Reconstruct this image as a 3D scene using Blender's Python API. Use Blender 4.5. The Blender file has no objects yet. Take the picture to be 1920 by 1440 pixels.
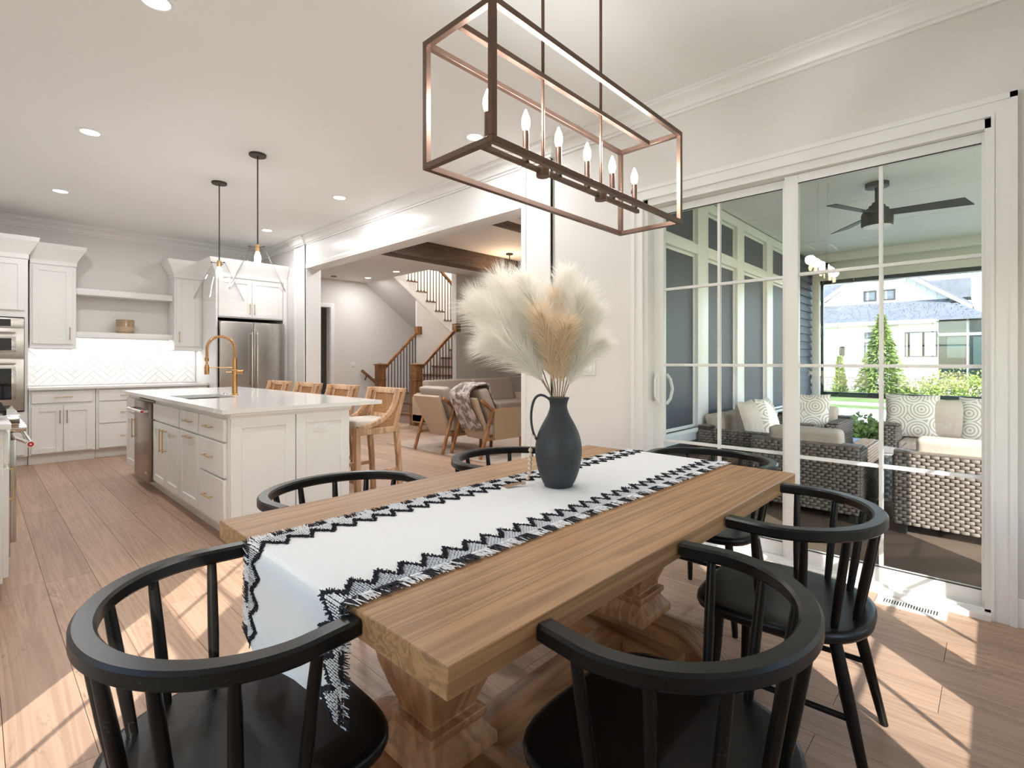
import bpy, bmesh, math, random
from mathutils import Vector, Matrix
R = math.radians
SC = bpy.context.scene
COL = SC.collection
random.seed(7)

# ---------------------------------------------------------------- camera
cam_d = bpy.data.cameras.new('camera')
cam = bpy.data.objects.new('camera', cam_d)
COL.objects.link(cam)
cam.location = (0, 0, 1.23)
cam.rotation_euler = (R(90), 0, R(43.45 - 90))
cam_d.sensor_width = 36
cam_d.lens = 36 * 955 / 1920
cam_d.shift_y = -42 / 1920
cam_d.clip_start = 0.03
cam_d.clip_end = 400
SC.camera = cam

# ---------------------------------------------------------------- sky, sun, exposure
SC.view_settings.view_transform = 'Standard'
SC.view_settings.look = 'None'
SC.view_settings.gamma = 1
SC.view_settings.use_curve_mapping = False
SC.view_settings.exposure = 0.52
SC.cycles.use_denoising = True
SC.cycles.max_bounces = 8
SC.cycles.diffuse_bounces = 5
SC.cycles.glossy_bounces = 4
SC.cycles.transmission_bounces = 6
SC.cycles.transparent_max_bounces = 16
SC.cycles.sample_clamp_indirect = 6.0
SC.cycles.caustics_reflective = False
SC.cycles.caustics_refractive = False

SUN_AZ = R(48.0)      # heading the light travels to, from +X
SUN_EL = R(31.8)
world = bpy.data.worlds.new('world')
SC.world = world
world.use_nodes = True
wn = world.node_tree.nodes
sky = wn.new('ShaderNodeTexSky')
sky.sky_type = 'NISHITA'
sky.sun_disc = False
sky.sun_elevation = SUN_EL
sky.sun_rotation = R(222)
sky.air_density = 1.0
sky.dust_density = 0.6
sky.ozone_density = 1.0
bg = wn['Background']
bg.inputs['Strength'].default_value = 0.60
world.node_tree.links.new(sky.outputs[0], bg.inputs[0])

sun_d = bpy.data.lights.new('sun', 'SUN')
sun_d.energy = 7.0
sun_d.angle = R(0.53)
sun_d.color = (1.0, 0.955, 0.90)
sun = bpy.data.objects.new('sun', sun_d)
COL.objects.link(sun)
sun.rotation_euler = Vector((math.cos(SUN_AZ) * math.cos(SUN_EL), math.sin(SUN_AZ) * math.cos(SUN_EL), -math.sin(SUN_EL))).to_track_quat('-Z', 'Y').to_euler()

CAN_W = 10.0          # recessed lights
BULB_W = 4.6          # each candle bulb of the dining chandelier
PENDANT_W = 5.0
STRIP_W = 2.2

# ---------------------------------------------------------------- helpers
ORG = {}

class MB:
    """collects vertices and faces of one mesh"""
    def __init__(s):
        s.v = []; s.f = []
    def add(s, vs, fs):
        o = len(s.v); s.v += [tuple(p) for p in vs]; s.f += [tuple(i + o for i in f) for f in fs]
    def box(s, x0, x1, y0, y1, z0, z1):
        if x0 > x1: x0, x1 = x1, x0
        if y0 > y1: y0, y1 = y1, y0
        if z0 > z1: z0, z1 = z1, z0
        s.add([(x0,y0,z0),(x1,y0,z0),(x1,y1,z0),(x0,y1,z0),(x0,y0,z1),(x1,y0,z1),(x1,y1,z1),(x0,y1,z1)],
              [(0,3,2,1),(4,5,6,7),(0,1,5,4),(1,2,6,5),(2,3,7,6),(3,0,4,7)])
        return s
    def boxa(s, ax, p0, p1, a0, a1, z0, z1):
        """box whose thin axis is ax ('x' or 'y')"""
        return s.box(p0, p1, a0, a1, z0, z1) if ax == 'x' else s.box(a0, a1, p0, p1, z0, z1)
    def bar(s, p, q, w, h, up=(0, 0, 1)):
        p = Vector(p); q = Vector(q); d = (q - p).normalized(); up = Vector(up)
        if abs(d.dot(up)) > 0.99: up = Vector((1, 0, 0))
        a = d.cross(up).normalized() * w / 2; b = a.cross(d).normalized() * h / 2
        vs = [p-a-b, p+a-b, p+a+b, p-a+b, q-a-b, q+a-b, q+a+b, q-a+b]
        s.add(vs, [(0,3,2,1),(4,5,6,7),(0,1,5,4),(1,2,6,5),(2,3,7,6),(3,0,4,7)])
        return s
    def tube(s, pts, r, n=10, cap=True):
        pts = [Vector(p) for p in pts]; m = len(pts)
        rs = r if isinstance(r, (list, tuple)) else [r] * m
        t0 = (pts[1] - pts[0]).normalized()
        up = Vector((0, 0, 1)) if abs(t0.z) < 0.9 else Vector((1, 0, 0))
        nrm = t0.cross(up).normalized()
        o = len(s.v)
        for i in range(m):
            t = (pts[min(i+1, m-1)] - pts[max(i-1, 0)]).normalized()
            nrm = (nrm - t * nrm.dot(t)).normalized()
            b = t.cross(nrm)
            for k in range(n):
                a = 2 * math.pi * k / n
                s.v.append(tuple(pts[i] + (nrm * math.cos(a) + b * math.sin(a)) * rs[i]))
        for i in range(m - 1):
            for k in range(n):
                k2 = (k + 1) % n
                s.f.append((o+i*n+k, o+i*n+k2, o+(i+1)*n+k2, o+(i+1)*n+k))
        if cap:
            s.f.append(tuple(o + k for k in reversed(range(n))))
            s.f.append(tuple(o + (m-1)*n + k for k in range(n)))
        return s
    def cyl(s, p, q, r0, r1=None, n=16):
        return s.tube([p, q], [r0, r0 if r1 is None else r1], n)
    def lathe(s, prof, c=(0, 0, 0), n=32, cap0=True, cap1=True):
        o = len(s.v)
        for r, z in prof:
            for k in range(n):
                a = 2 * math.pi * k / n
                s.v.append((c[0] + r*math.cos(a), c[1] + r*math.sin(a), c[2] + z))
        for i in range(len(prof) - 1):
            for k in range(n):
                k2 = (k+1) % n
                s.f.append((o+i*n+k, o+i*n+k2, o+(i+1)*n+k2, o+(i+1)*n+k))
        if cap0: s.f.append(tuple(o + k for k in reversed(range(n))))
        if cap1: s.f.append(tuple(o + (len(prof)-1)*n + k for k in range(n)))
        return s
    def prism(s, poly, h0, h1, ax='z'):
        """polygon (a,b) extruded along ax between h0 and h1"""
        def P(a, b, h):
            return (a, b, h) if ax == 'z' else ((h, a, b) if ax == 'x' else (a, h, b))
        n = len(poly); o = len(s.v)
        s.v += [P(a, b, h0) for a, b in poly] + [P(a, b, h1) for a, b in poly]
        s.f.append(tuple(o + k for k in reversed(range(n)))); s.f.append(tuple(o + n + k for k in range(n)))
        for k in range(n):
            k2 = (k+1) % n
            s.f.append((o+k, o+k2, o+n+k2, o+n+k))
        return s
    def sweep(s, path, prof, closed=False, cap=True):
        """rectangular or other profile [(out,up)] swept along a horizontal path with mitres; out is to the right of travel"""
        pts = [Vector(p) for p in path]; m = len(pts); n = len(prof); o = len(s.v)
        for i in range(m):
            if closed: a = pts[i]-pts[i-1]; b = pts[(i+1) % m]-pts[i]
            else:
                a = pts[i]-pts[i-1] if i else pts[1]-pts[0]
                b = pts[i+1]-pts[i] if i < m-1 else pts[i]-pts[i-1]
            a.z = b.z = 0; a.normalize(); b.normalize()
            na = Vector((a.y, -a.x, 0)); nb = Vector((b.y, -b.x, 0))
            nm = (na + nb).normalized(); nm = nm / max(0.3, nm.dot(na))
            for u, w in prof:
                s.v.append(tuple(pts[i] + nm*u + Vector((0, 0, w))))
        for i in range(m if closed else m-1):
            j = (i+1) % m
            for k in range(n):
                k2 = (k+1) % n
                s.f.append((o+i*n+k, o+i*n+k2, o+j*n+k2, o+j*n+k))
        if cap and not closed:
            s.f.append(tuple(o+k for k in reversed(range(n)))); s.f.append(tuple(o+(m-1)*n+k for k in range(n)))
        return s
    def ball(s, c, r, n=10, m=7, sz=1.0):
        prof = []
        for i in range(1, m):
            a = math.pi*i/m - math.pi/2
            prof.append((r*math.cos(a), r*sz*math.sin(a)))
        return s.lathe(prof, c, n)

def link(o):
    COL.objects.link(o); return o

def build(mb, name, mat, parent=None, bevel=0, seg=2, smooth=True, label=None, kind=None, ang=38, top=None, shift=True):
    me = bpy.data.meshes.new(name)
    o0 = ORG.get(parent.name, (0, 0, 0)) if (parent and shift) else (0, 0, 0)
    vs = mb.v if o0 == (0, 0, 0) else [(x-o0[0], y-o0[1], z-o0[2]) for x, y, z in mb.v]
    me.from_pydata(vs, [], mb.f)
    bm = bmesh.new(); bm.from_mesh(me)
    bmesh.ops.recalc_face_normals(bm, faces=bm.faces)
    if bevel:
        es = [e for e in bm.edges if e.is_manifold and e.calc_face_angle(0) > 0.6]
        bmesh.ops.bevel(bm, geom=es, offset=bevel, segments=seg, profile=0.6, affect='EDGES', clamp_overlap=True)
    bm.to_mesh(me); bm.free()
    if smooth:
        me.polygons.foreach_set('use_smooth', [True]*len(me.polygons))
        me.set_sharp_from_angle(angle=R(ang))
    if mat: me.materials.append(mat)
    o = link(bpy.data.objects.new(name, me))
    if parent:
        o.parent = parent; ORG[o.name] = o0
    if label: o['label'] = label
    if kind: o['kind'] = kind
    return o

def thing(name, label, cat, loc=(0, 0, 0), group=None):
    o = link(bpy.data.objects.new(name, None))
    o.location = loc; o.empty_display_size = 0.1
    o['label'] = label; o['category'] = cat
    if group: o['group'] = group
    ORG[o.name] = tuple(loc)
    return o

def tag(o, label, cat, group=None, kind=None):
    o['label'] = label; o['category'] = cat
    if group: o['group'] = group
    if kind: o['kind'] = kind
    return o

def struct(name, mb, mat, bevel=0, smooth=True):
    o = build(mb, name, mat, None, bevel, smooth=smooth)
    o['kind'] = 'structure'
    return o

def dup(root, loc, rz=0.0, label=None):
    r = root.copy(); link(r); r.location = loc; r.rotation_euler = (0, 0, rz)
    if label: r['label'] = label
    def rec(src, dst):
        for ch in [c for c in src.children]:
            d = ch.copy(); link(d); d.parent = dst
            rec(ch, d)
    rec(root, r)
    return r

# ---------------------------------------------------------------- materials
def nodes(name):
    m = bpy.data.materials.new(name); m.use_nodes = True
    nt = m.node_tree
    return m, nt, nt.nodes['Principled BSDF']

def N(nt, typ, **kw):
    n = nt.nodes.new(typ)
    for k, v in kw.items():
        if k in ('blend_type', 'data_type', 'noise_dimensions', 'wave_type', 'bands_direction', 'feature', 'operation', 'interpolation', 'distance', 'rings_direction'):
            setattr(n, k, v)
        else:
            n.inputs[k].default_value = v
    return n

def col(c):
    return (c[0], c[1], c[2], 1)

def plain(name, c, rough=0.5, metal=0.0, bump=0.0, bscale=60, coat=0.0, var=0.0, vscale=3, spec=0.5, sheen=0.0):
    m, nt, p = nodes(name)
    p.inputs['Base Color'].default_value = col(c)
    p.inputs['Roughness'].default_value = rough
    p.inputs['Metallic'].default_value = metal
    p.inputs['Coat Weight'].default_value = coat
    p.inputs['Specular IOR Level'].default_value = spec
    if sheen: p.inputs['Sheen Weight'].default_value = sheen
    if bump or var:
        tc = N(nt, 'ShaderNodeTexCoord')
    if bump:
        nz = N(nt, 'ShaderNodeTexNoise', Scale=bscale, Detail=4.0)
        nt.links.new(tc.outputs['Object'], nz.inputs['Vector'])
        b = N(nt, 'ShaderNodeBump', Strength=bump, Distance=0.01)
        nt.links.new(nz.outputs['Fac'], b.inputs['Height']); nt.links.new(b.outputs[0], p.inputs['Normal'])
    if var:
        nz2 = N(nt, 'ShaderNodeTexNoise', Scale=vscale, Detail=3.0)
        nt.links.new(tc.outputs['Object'], nz2.inputs['Vector'])
        mx = N(nt, 'ShaderNodeMix', data_type='RGBA')
        mx.inputs[6].default_value = col([x*(1-var) for x in c]); mx.inputs[7].default_value = col([min(1, x*(1+var)) for x in c])
        nt.links.new(nz2.outputs['Fac'], mx.inputs[0]); nt.links.new(mx.outputs[2], p.inputs['Base Color'])
    return m

def ramp(nt, stops):
    r = nt.nodes.new('ShaderNodeValToRGB')
    e = r.color_ramp.elements
    while len(e) < len(stops): e.new(0.5)
    for i, (pos, c) in enumerate(stops):
        e[i].position = pos; e[i].color = col(c)
    return r

def wood(name, c1, c2, grain=(2, 30, 30), rough=0.45, bump=0.15, cracks=None, rnd=0.0, ringscale=1.0, coat=0.0, spec=0.4):
    """long-grained wood; grain is the noise scale per object axis (small along the grain)"""
    m, nt, p = nodes(name)
    L = nt.links.new
    tc = N(nt, 'ShaderNodeTexCoord')
    oi = N(nt, 'ShaderNodeObjectInfo')
    off = N(nt, 'ShaderNodeVectorMath', operation='MULTIPLY_ADD')
    off.inputs[1].default_value = (1, 1, 1)
    cmb = N(nt, 'ShaderNodeCombineXYZ')
    mul = N(nt, 'ShaderNodeMath', operation='MULTIPLY'); mul.inputs[1].default_value = 47.0 if rnd else 0.0
    L(oi.outputs['Random'], mul.inputs[0])
    for k in range(3): L(mul.outputs[0], cmb.inputs[k])
    L(tc.outputs['Object'], off.inputs[0]); L(cmb.outputs[0], off.inputs[2])
    mp = N(nt, 'ShaderNodeMapping'); mp.inputs['Scale'].default_value = grain
    L(off.outputs[0], mp.inputs[0])
    n1 = N(nt, 'ShaderNodeTexNoise', Scale=1.0, Detail=6.0, Roughness=0.6, Distortion=0.6)
    L(mp.outputs[0], n1.inputs['Vector'])
    mp2 = N(nt, 'ShaderNodeMapping'); mp2.inputs['Scale'].default_value = [g*ringscale*0.22 for g in grain]
    L(off.outputs[0], mp2.inputs[0])
    n2 = N(nt, 'ShaderNodeTexNoise', Scale=1.0, Detail=3.0, Distortion=1.2)
    L(mp2.outputs[0], n2.inputs['Vector'])
    rg = N(nt, 'ShaderNodeMath', operation='MULTIPLY'); rg.inputs[1].default_value = 16.0
    L(n2.outputs['Fac'], rg.inputs[0])
    fr = N(nt, 'ShaderNodeMath', operation='PINGPONG'); fr.inputs[1].default_value = 1.0
    L(rg.outputs[0], fr.inputs[0])
    ad = N(nt, 'ShaderNodeMix', data_type='FLOAT'); ad.inputs[0].default_value = 0.45
    L(n1.outputs['Fac'], ad.inputs[2]); L(fr.outputs[0], ad.inputs[3])
    rp = ramp(nt, [(0.25, c2), (0.7, c1)])
    L(ad.outputs[0], rp.inputs[0])
    out = rp.outputs[0]
    if rnd:
        hv = N(nt, 'ShaderNodeHueSaturation')
        mr = N(nt, 'ShaderNodeMapRange'); mr.inputs[3].default_value = 1-rnd; mr.inputs[4].default_value = 1+rnd
        L(oi.outputs['Random'], mr.inputs[0]); L(mr.outputs[0], hv.inputs['Value']); L(out, hv.inputs['Color'])
        out = hv.outputs[0]
    if cracks:
        mp3 = N(nt, 'ShaderNodeMapping'); mp3.inputs['Scale'].default_value = cracks
        L(off.outputs[0], mp3.inputs[0])
        n3 = N(nt, 'ShaderNodeTexNoise', Scale=1.0, Detail=5.0, Roughness=0.65, Distortion=1.0)
        L(mp3.outputs[0], n3.inputs['Vector'])
        sb = N(nt, 'ShaderNodeMath', operation='SUBTRACT'); sb.inputs[1].default_value = 0.5
        ab = N(nt, 'ShaderNodeMath', operation='ABSOLUTE')
        L(n3.outputs['Fac'], sb.inputs[0]); L(sb.outputs[0], ab.inputs[0])
        r3 = ramp(nt, [(0.0, (1, 1, 1)), (0.012, (0, 0, 0))])
        L(ab.outputs[0], r3.inputs[0])
        n4 = N(nt, 'ShaderNodeTexNoise', Scale=2.2, Detail=1.0); L(off.outputs[0], n4.inputs['Vector'])
        r4 = ramp(nt, [(0.52, (0, 0, 0)), (0.66, (1, 1, 1))]); L(n4.outputs['Fac'], r4.inputs[0])
        mm = N(nt, 'ShaderNodeMath', operation='MULTIPLY'); L(r3.outputs[0], mm.inputs[0]); L(r4.outputs[0], mm.inputs[1])
        m2 = N(nt, 'ShaderNodeMath', operation='MULTIPLY'); m2.inputs[1].default_value = 0.75; L(mm.outputs[0], m2.inputs[0])
        mx = N(nt, 'ShaderNodeMix', data_type='RGBA'); mx.inputs[7].default_value = col([x*0.35 for x in c2])
        L(m2.outputs[0], mx.inputs[0]); L(out, mx.inputs[6]); out = mx.outputs[2]
    L(out, p.inputs['Base Color'])
    p.inputs['Roughness'].default_value = rough
    p.inputs['Coat Weight'].default_value = coat
    p.inputs['Specular IOR Level'].default_value = spec
    if bump:
        b = N(nt, 'ShaderNodeBump', Strength=bump, Distance=0.004)
        L(ad.outputs[0], b.inputs['Height']); L(b.outputs[0], p.inputs['Normal'])
    return m

def glass(name, tint=(0.95, 0.98, 0.97), ior=1.5, rough=0.0):
    m = bpy.data.materials.new(name); m.use_nodes = True
    nt = m.node_tree; nt.nodes.clear()
    o = nt.nodes.new('ShaderNodeOutputMaterial')
    t = nt.nodes.new('ShaderNodeBsdfTransparent'); t.inputs[0].default_value = col(tint)
    g = nt.nodes.new('ShaderNodeBsdfGlossy'); g.inputs['Roughness'].default_value = rough
    lw = nt.nodes.new('ShaderNodeLayerWeight')          # Schlick reflectance, the same from both sides of the pane
    pw = nt.nodes.new('ShaderNodeMath'); pw.operation = 'POWER'; pw.inputs[1].default_value = 5.0
    f0 = ((ior-1)/(ior+1))**2
    f = nt.nodes.new('ShaderNodeMath'); f.operation = 'MULTIPLY_ADD'; f.inputs[1].default_value = 1-f0; f.inputs[2].default_value = f0
    nt.links.new(lw.outputs['Facing'], pw.inputs[0]); nt.links.new(pw.outputs[0], f.inputs[0])
    mx = nt.nodes.new('ShaderNodeMixShader')
    nt.links.new(f.outputs[0], mx.inputs[0]); nt.links.new(t.outputs[0], mx.inputs[1]); nt.links.new(g.outputs[0], mx.inputs[2])
    nt.links.new(mx.outputs[0], o.inputs[0])
    return m

def plume_mat(name, c):
    m = bpy.data.materials.new(name); m.use_nodes = True
    nt = m.node_tree; nt.nodes.clear()
    o = nt.nodes.new('ShaderNodeOutputMaterial')
    d = nt.nodes.new('ShaderNodeBsdfDiffuse'); d.inputs[0].default_value = col(c)
    t = nt.nodes.new('ShaderNodeBsdfTranslucent'); t.inputs[0].default_value = col(c)
    mx = nt.nodes.new('ShaderNodeMixShader'); mx.inputs[0].default_value = 0.5
    nt.links.new(d.outputs[0], mx.inputs[1]); nt.links.new(t.outputs[0], mx.inputs[2]); nt.links.new(mx.outputs[0], o.inputs[0])
    return m

def emit(name, c, s):
    m, nt, p = nodes(name)
    p.inputs['Base Color'].default_value = col(c)
    p.inputs['Emission Color'].default_value = col(c)
    p.inputs['Emission Strength'].default_value = s
    return m

M = {}
M['wall'] = plain('wall_paint', (0.745, 0.72, 0.69), 0.6, bump=0.03, bscale=250)
M['ceil'] = plain('ceiling_paint', (0.84, 0.835, 0.82), 0.7, bump=0.02, bscale=200)
M['trim'] = plain('trim_paint', (0.82, 0.81, 0.79), 0.35)
M['vinyl'] = plain('white_vinyl', (0.80, 0.795, 0.77), 0.4)
M['cab'] = plain('cabinet_paint', (0.82, 0.81, 0.785), 0.38)
M['quartz'] = plain('white_quartz', (0.82, 0.81, 0.79), 0.12, var=0.03, vscale=6)
M['floor'] = wood('oak_floor', (0.47, 0.315, 0.225), (0.375, 0.24, 0.165), (40, 1.5, 40), 0.42, 0.05, cracks=(9, 2.2, 9), rnd=0.12)
M['oak'] = wood('table_oak', (0.40, 0.22, 0.10), (0.24, 0.125, 0.055), (2.2, 85, 85), 0.45, 0.22, ringscale=0.55)
M['oak_side'] = M['oak']
M['pine'] = wood('pedestal_pine', (0.55, 0.31, 0.15), (0.33, 0.165, 0.07), (20, 20, 2.0), 0.42, 0.15)
M['pine_y'] = wood('foot_pine', (0.46, 0.235, 0.10), (0.20, 0.085, 0.03), (14, 1.6, 14), 0.42, 0.15)
M['pine_x'] = wood('stretcher_pine', (0.46, 0.235, 0.10), (0.20, 0.085, 0.03), (1.6, 14, 14), 0.42, 0.15)
M['stool'] = wood('weathered_oak', (0.66, 0.43, 0.27), (0.43, 0.25, 0.14), (18, 18, 2.5), 0.5, 0.1)
M['cane'] = plain('rattan_cane', (0.50, 0.27, 0.12), 0.5, var=0.2, vscale=40)
M['cream'] = plain('cream_linen', (0.72, 0.66, 0.58), 0.85, bump=0.2, bscale=400)
M['greige'] = plain('greige_linen', (0.47, 0.395, 0.335), 0.9, bump=0.3, bscale=350, var=0.06)
M['beige'] = plain('tan_canvas', (0.52, 0.40, 0.295), 0.85, bump=0.15, bscale=400, var=0.04)
M['teak'] = wood('teak', (0.40, 0.19, 0.08), (0.23, 0.10, 0.04), (14, 14, 3), 0.45, 0.1)
M['rope'] = plain('tan_rope', (0.50, 0.36, 0.22), 0.8)
M['newel'] = wood('stained_oak', (0.29, 0.145, 0.055), (0.16, 0.075, 0.028), (16, 16, 2.5), 0.4, 0.1)
M['rail_oak'] = wood('handrail_oak', (0.29, 0.135, 0.055), (0.17, 0.075, 0.03), (3, 16, 16), 0.4, 0.1)
M['tread'] = wood('tread_oak', (0.22, 0.12, 0.06), (0.13, 0.07, 0.035), (14, 2, 14), 0.4, 0.1)
M['riser'] = plain('mauve_riser', (0.42, 0.33, 0.30), 0.6)
M['beam'] = wood('dark_beam', (0.115, 0.075, 0.052), (0.07, 0.045, 0.032), (2, 16, 16), 0.6, 0.1)
M['iron'] = plain('black_iron', (0.02, 0.017, 0.015), 0.5, metal=0.3)
M['bronze'] = plain('oiled_bronze', (0.155, 0.095, 0.07), 0.42, metal=0.75, var=0.25, vscale=18)
M['darkbronze'] = plain('dark_bronze', (0.055, 0.04, 0.03), 0.5, metal=0.5)
M['brass'] = plain('champagne_brass', (0.62, 0.42, 0.22), 0.32, metal=1.0)
M['gold'] = plain('faucet_brass', (0.55, 0.31, 0.13), 0.3, metal=1.0)
M['steel'] = plain('stainless_steel', (0.58, 0.55, 0.52), 0.26, metal=1.0, bump=0.02, bscale=300)
M['steel_dk'] = plain('brushed_steel', (0.40, 0.35, 0.31), 0.3, metal=1.0)
M['chrome'] = plain('polished_steel', (0.72, 0.70, 0.68), 0.12, metal=1.0)
M['ovenglass'] = plain('oven_glass', (0.012, 0.012, 0.013), 0.05, coat=1.0)
M['darkgap'] = plain('dark_gap', (0.03, 0.022, 0.018), 0.8)
M['red'] = plain('red_enamel', (0.55, 0.02, 0.03), 0.3)
M['white'] = plain('white_plastic', (0.82, 0.82, 0.80), 0.4)
M['slot'] = plain('grey_slot', (0.25, 0.24, 0.23), 0.6)
M['glass'] = glass('window_glass', (0.965, 0.98, 0.975), 1.5)
M['clear'] = glass('clear_glass', (0.985, 0.985, 0.985), 1.35)
M['bulb'] = emit('warm_bulb', (1.0, 0.78, 0.50), 14.0)
M['bulbw'] = emit('white_bulb', (1.0, 0.93, 0.82), 14.0)
M['lens'] = emit('downlight_lens', (1.0, 0.96, 0.90), 9.0)
M['shade'] = emit('glowing_shade', (1.0, 0.62, 0.36), 0.75)
M['jug'] = plain('black_ceramic', (0.030, 0.034, 0.040), 0.5)
M['bead'] = plain('wooden_bead', (0.72, 0.56, 0.45), 0.7)
M['jute'] = plain('jute_tassel', (0.55, 0.38, 0.26), 0.9)
M['plume_w'] = plume_mat('ivory_plume', (0.95, 0.92, 0.86))
M['plume_t'] = plume_mat('tan_plume', (0.90, 0.76, 0.60))
M['stem'] = plain('dry_stem', (0.36, 0.24, 0.14), 0.7)
M['linen'] = plain('white_linen', (0.80, 0.79, 0.775), 0.9, bump=0.25, bscale=500)
M['yarn_b'] = plain('black_yarn', (0.018, 0.017, 0.024), 0.9)
M['yarn_w'] = plain('white_yarn', (0.80, 0.79, 0.78), 0.9)
M['rug'] = plain('faded_rug', (0.46, 0.37, 0.30), 0.95, bump=0.3, bscale=200, var=0.3, vscale=2.5)
M['stone'] = plain('stone_wainscot', (0.42, 0.37, 0.35), 0.8, var=0.25, vscale=5)
M['concrete'] = plain('pale_concrete', (0.42, 0.41, 0.39), 0.8, var=0.08, vscale=2)
M['street'] = plain('street_concrete', (0.62, 0.59, 0.56), 0.9, var=0.06, vscale=0.7)
M['siding'] = plain('navy_siding', (0.030, 0.040, 0.060), 0.5)
M['wsiding'] = plain('white_siding', (0.82, 0.82, 0.82), 0.6)
M['shingle'] = plain('grey_shingle', (0.165, 0.18, 0.205), 0.85, var=0.35, vscale=3)
M['wicker'] = plain('grey_wicker', (0.20, 0.165, 0.14), 0.6, var=0.3, vscale=14)
M['cushion'] = plain('sand_cushion', (0.58, 0.485, 0.41), 0.9, bump=0.2, bscale=40)
M['fan'] = plain('matte_black_fan', (0.018, 0.022, 0.020), 0.5)
M['leaf'] = plain('spruce_needles', (0.17, 0.24, 0.055), 0.8, var=0.4, vscale=4)
M['leaf2'] = plain('boxwood_leaves', (0.26, 0.33, 0.07), 0.8, var=0.4, vscale=6)
M['bark'] = plain('bark', (0.10, 0.07, 0.05), 0.9)
M['screen'] = plain('dark_screen', (0.012, 0.028, 0.028), 0.15)
M['winglass'] = plain('grey_window', (0.10, 0.12, 0.15), 0.08, coat=0.5)

def black_wood():
    m, nt, p = nodes('black_lacquer'); L = nt.links.new
    tc = N(nt, 'ShaderNodeTexCoord')
    n1 = N(nt, 'ShaderNodeTexNoise', Scale=9.0, Detail=3.0); L(tc.outputs['Object'], n1.inputs['Vector'])
    n2 = N(nt, 'ShaderNodeTexNoise', Scale=170.0, Detail=3.0, Roughness=0.7); L(tc.outputs['Object'], n2.inputs['Vector'])
    r1 = ramp(nt, [(0.52, (0, 0, 0)), (0.72, (1, 1, 1))]); L(n1.outputs['Fac'], r1.inputs[0])
    r2 = ramp(nt, [(0.60, (0, 0, 0)), (0.74, (1, 1, 1))]); L(n2.outputs['Fac'], r2.inputs[0])
    mm = N(nt, 'ShaderNodeMath', operation='MULTIPLY'); L(r1.outputs[0], mm.inputs[0]); L(r2.outputs[0], mm.inputs[1])
    m2 = N(nt, 'ShaderNodeMath', operation='MULTIPLY'); m2.inputs[1].default_value = 0.45; L(mm.outputs[0], m2.inputs[0])
    mx = N(nt, 'ShaderNodeMix', data_type='RGBA'); mx.inputs[6].default_value = (0.006, 0.005, 0.0045, 1); mx.inputs[7].default_value = (0.17, 0.165, 0.16, 1)
    L(m2.outputs[0], mx.inputs[0]); L(mx.outputs[2], p.inputs['Base Color'])
    p.inputs['Roughness'].default_value = 0.30; p.inputs['Specular IOR Level'].default_value = 0.28
    return m
M['black'] = black_wood()

def lawn_mat():
    m, nt, p = nodes('lawn'); L = nt.links.new
    tc = N(nt, 'ShaderNodeTexCoord')
    n1 = N(nt, 'ShaderNodeTexNoise', Scale=1.3, Detail=5.0); L(tc.outputs['Object'], n1.inputs['Vector'])
    r1 = ramp(nt, [(0.35, (0.12, 0.185, 0.035)), (0.65, (0.20, 0.27, 0.07))]); L(n1.outputs['Fac'], r1.inputs[0])
    L(r1.outputs[0], p.inputs['Base Color']); p.inputs['Roughness'].default_value = 0.95
    return m
M['lawn'] = lawn_mat()

# ================================================================ ROOM SHELL
XL, XR, YB, YK, ZC = -0.55, 3.34, -0.60, 8.90, 3.05

def wall(name, ax, p0, p1, a0, a1, z0, z1, holes=(), mat='wall'):
    mb = MB()
    cuts = sorted({a0, a1, *[h[0] for h in holes], *[h[1] for h in holes]})
    for i in range(len(cuts) - 1):
        u0, u1 = cuts[i], cuts[i+1]
        hs = sorted([(h[2], h[3]) for h in holes if h[0] <= u0 + 1e-6 and h[1] >= u1 - 1e-6])
        z = z0
        for h0, h1 in hs:
            if h0 > z + 1e-6: mb.boxa(ax, p0, p1, u0, u1, z, h0)
            z = h1
        if z < z1 - 1e-6: mb.boxa(ax, p0, p1, u0, u1, z, z1)
    return struct(name, mb, M[mat], smooth=False)

# floor: slab plus separate planks
mb = MB(); mb.box(-0.7, 9.35, -0.75, 10.75, -0.12, -0.012)
mb2 = MB()
floor = struct('floor', mb, plain('subfloor', (0.12, 0.08, 0.055), 0.9), smooth=False)
rng = random.Random(3)
W = 0.205
def plank_row(x0, x1, ya, yb):
    y = ya - rng.random() * 1.7
    while y < yb:
        e = y + 1.83
        s0, s1 = max(y, ya), min(e, yb)
        if s1 - s0 > 0.02:
            m_ = MB().box(-(x1-x0)/2 + 0.0009, (x1-x0)/2 - 0.0009, -(s1-s0)/2 + 0.0009, (s1-s0)/2 - 0.0009, -0.012, 0.0)
            o = build(m_, 'floor_plank', M['floor'], floor, smooth=False, shift=False)
            o.location = ((x0+x1)/2, (s0+s1)/2, 0)
        y = e
x = XL
while x < XR - 0.01:
    plank_row(x, min(x+W, XR + 0.001), YB, YK); x += W
x = XR
while x < 9.1:
    plank_row(x, min(x+W, 9.2), 2.4 if x > XR + 0.1 else 3.02, 10.6); x += W

# ceilings
struct('ceiling', MB().box(XL-0.15, XR+0.2, YB-0.15, YK+0.15, ZC, ZC+0.12), M['ceil'], smooth=False)
mb = MB()
mb.box(XR+0.2, 6.2, 2.2, 10.75, ZC, ZC+0.25); mb.box(6.2, 9.35, 2.2, 8.15, ZC, ZC+0.25)
mb.box(XR, XR+0.2, YK+0.15, 10.75, ZC, ZC+0.25)
struct('ceiling_living', mb, M['ceil'], smooth=False)

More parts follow.
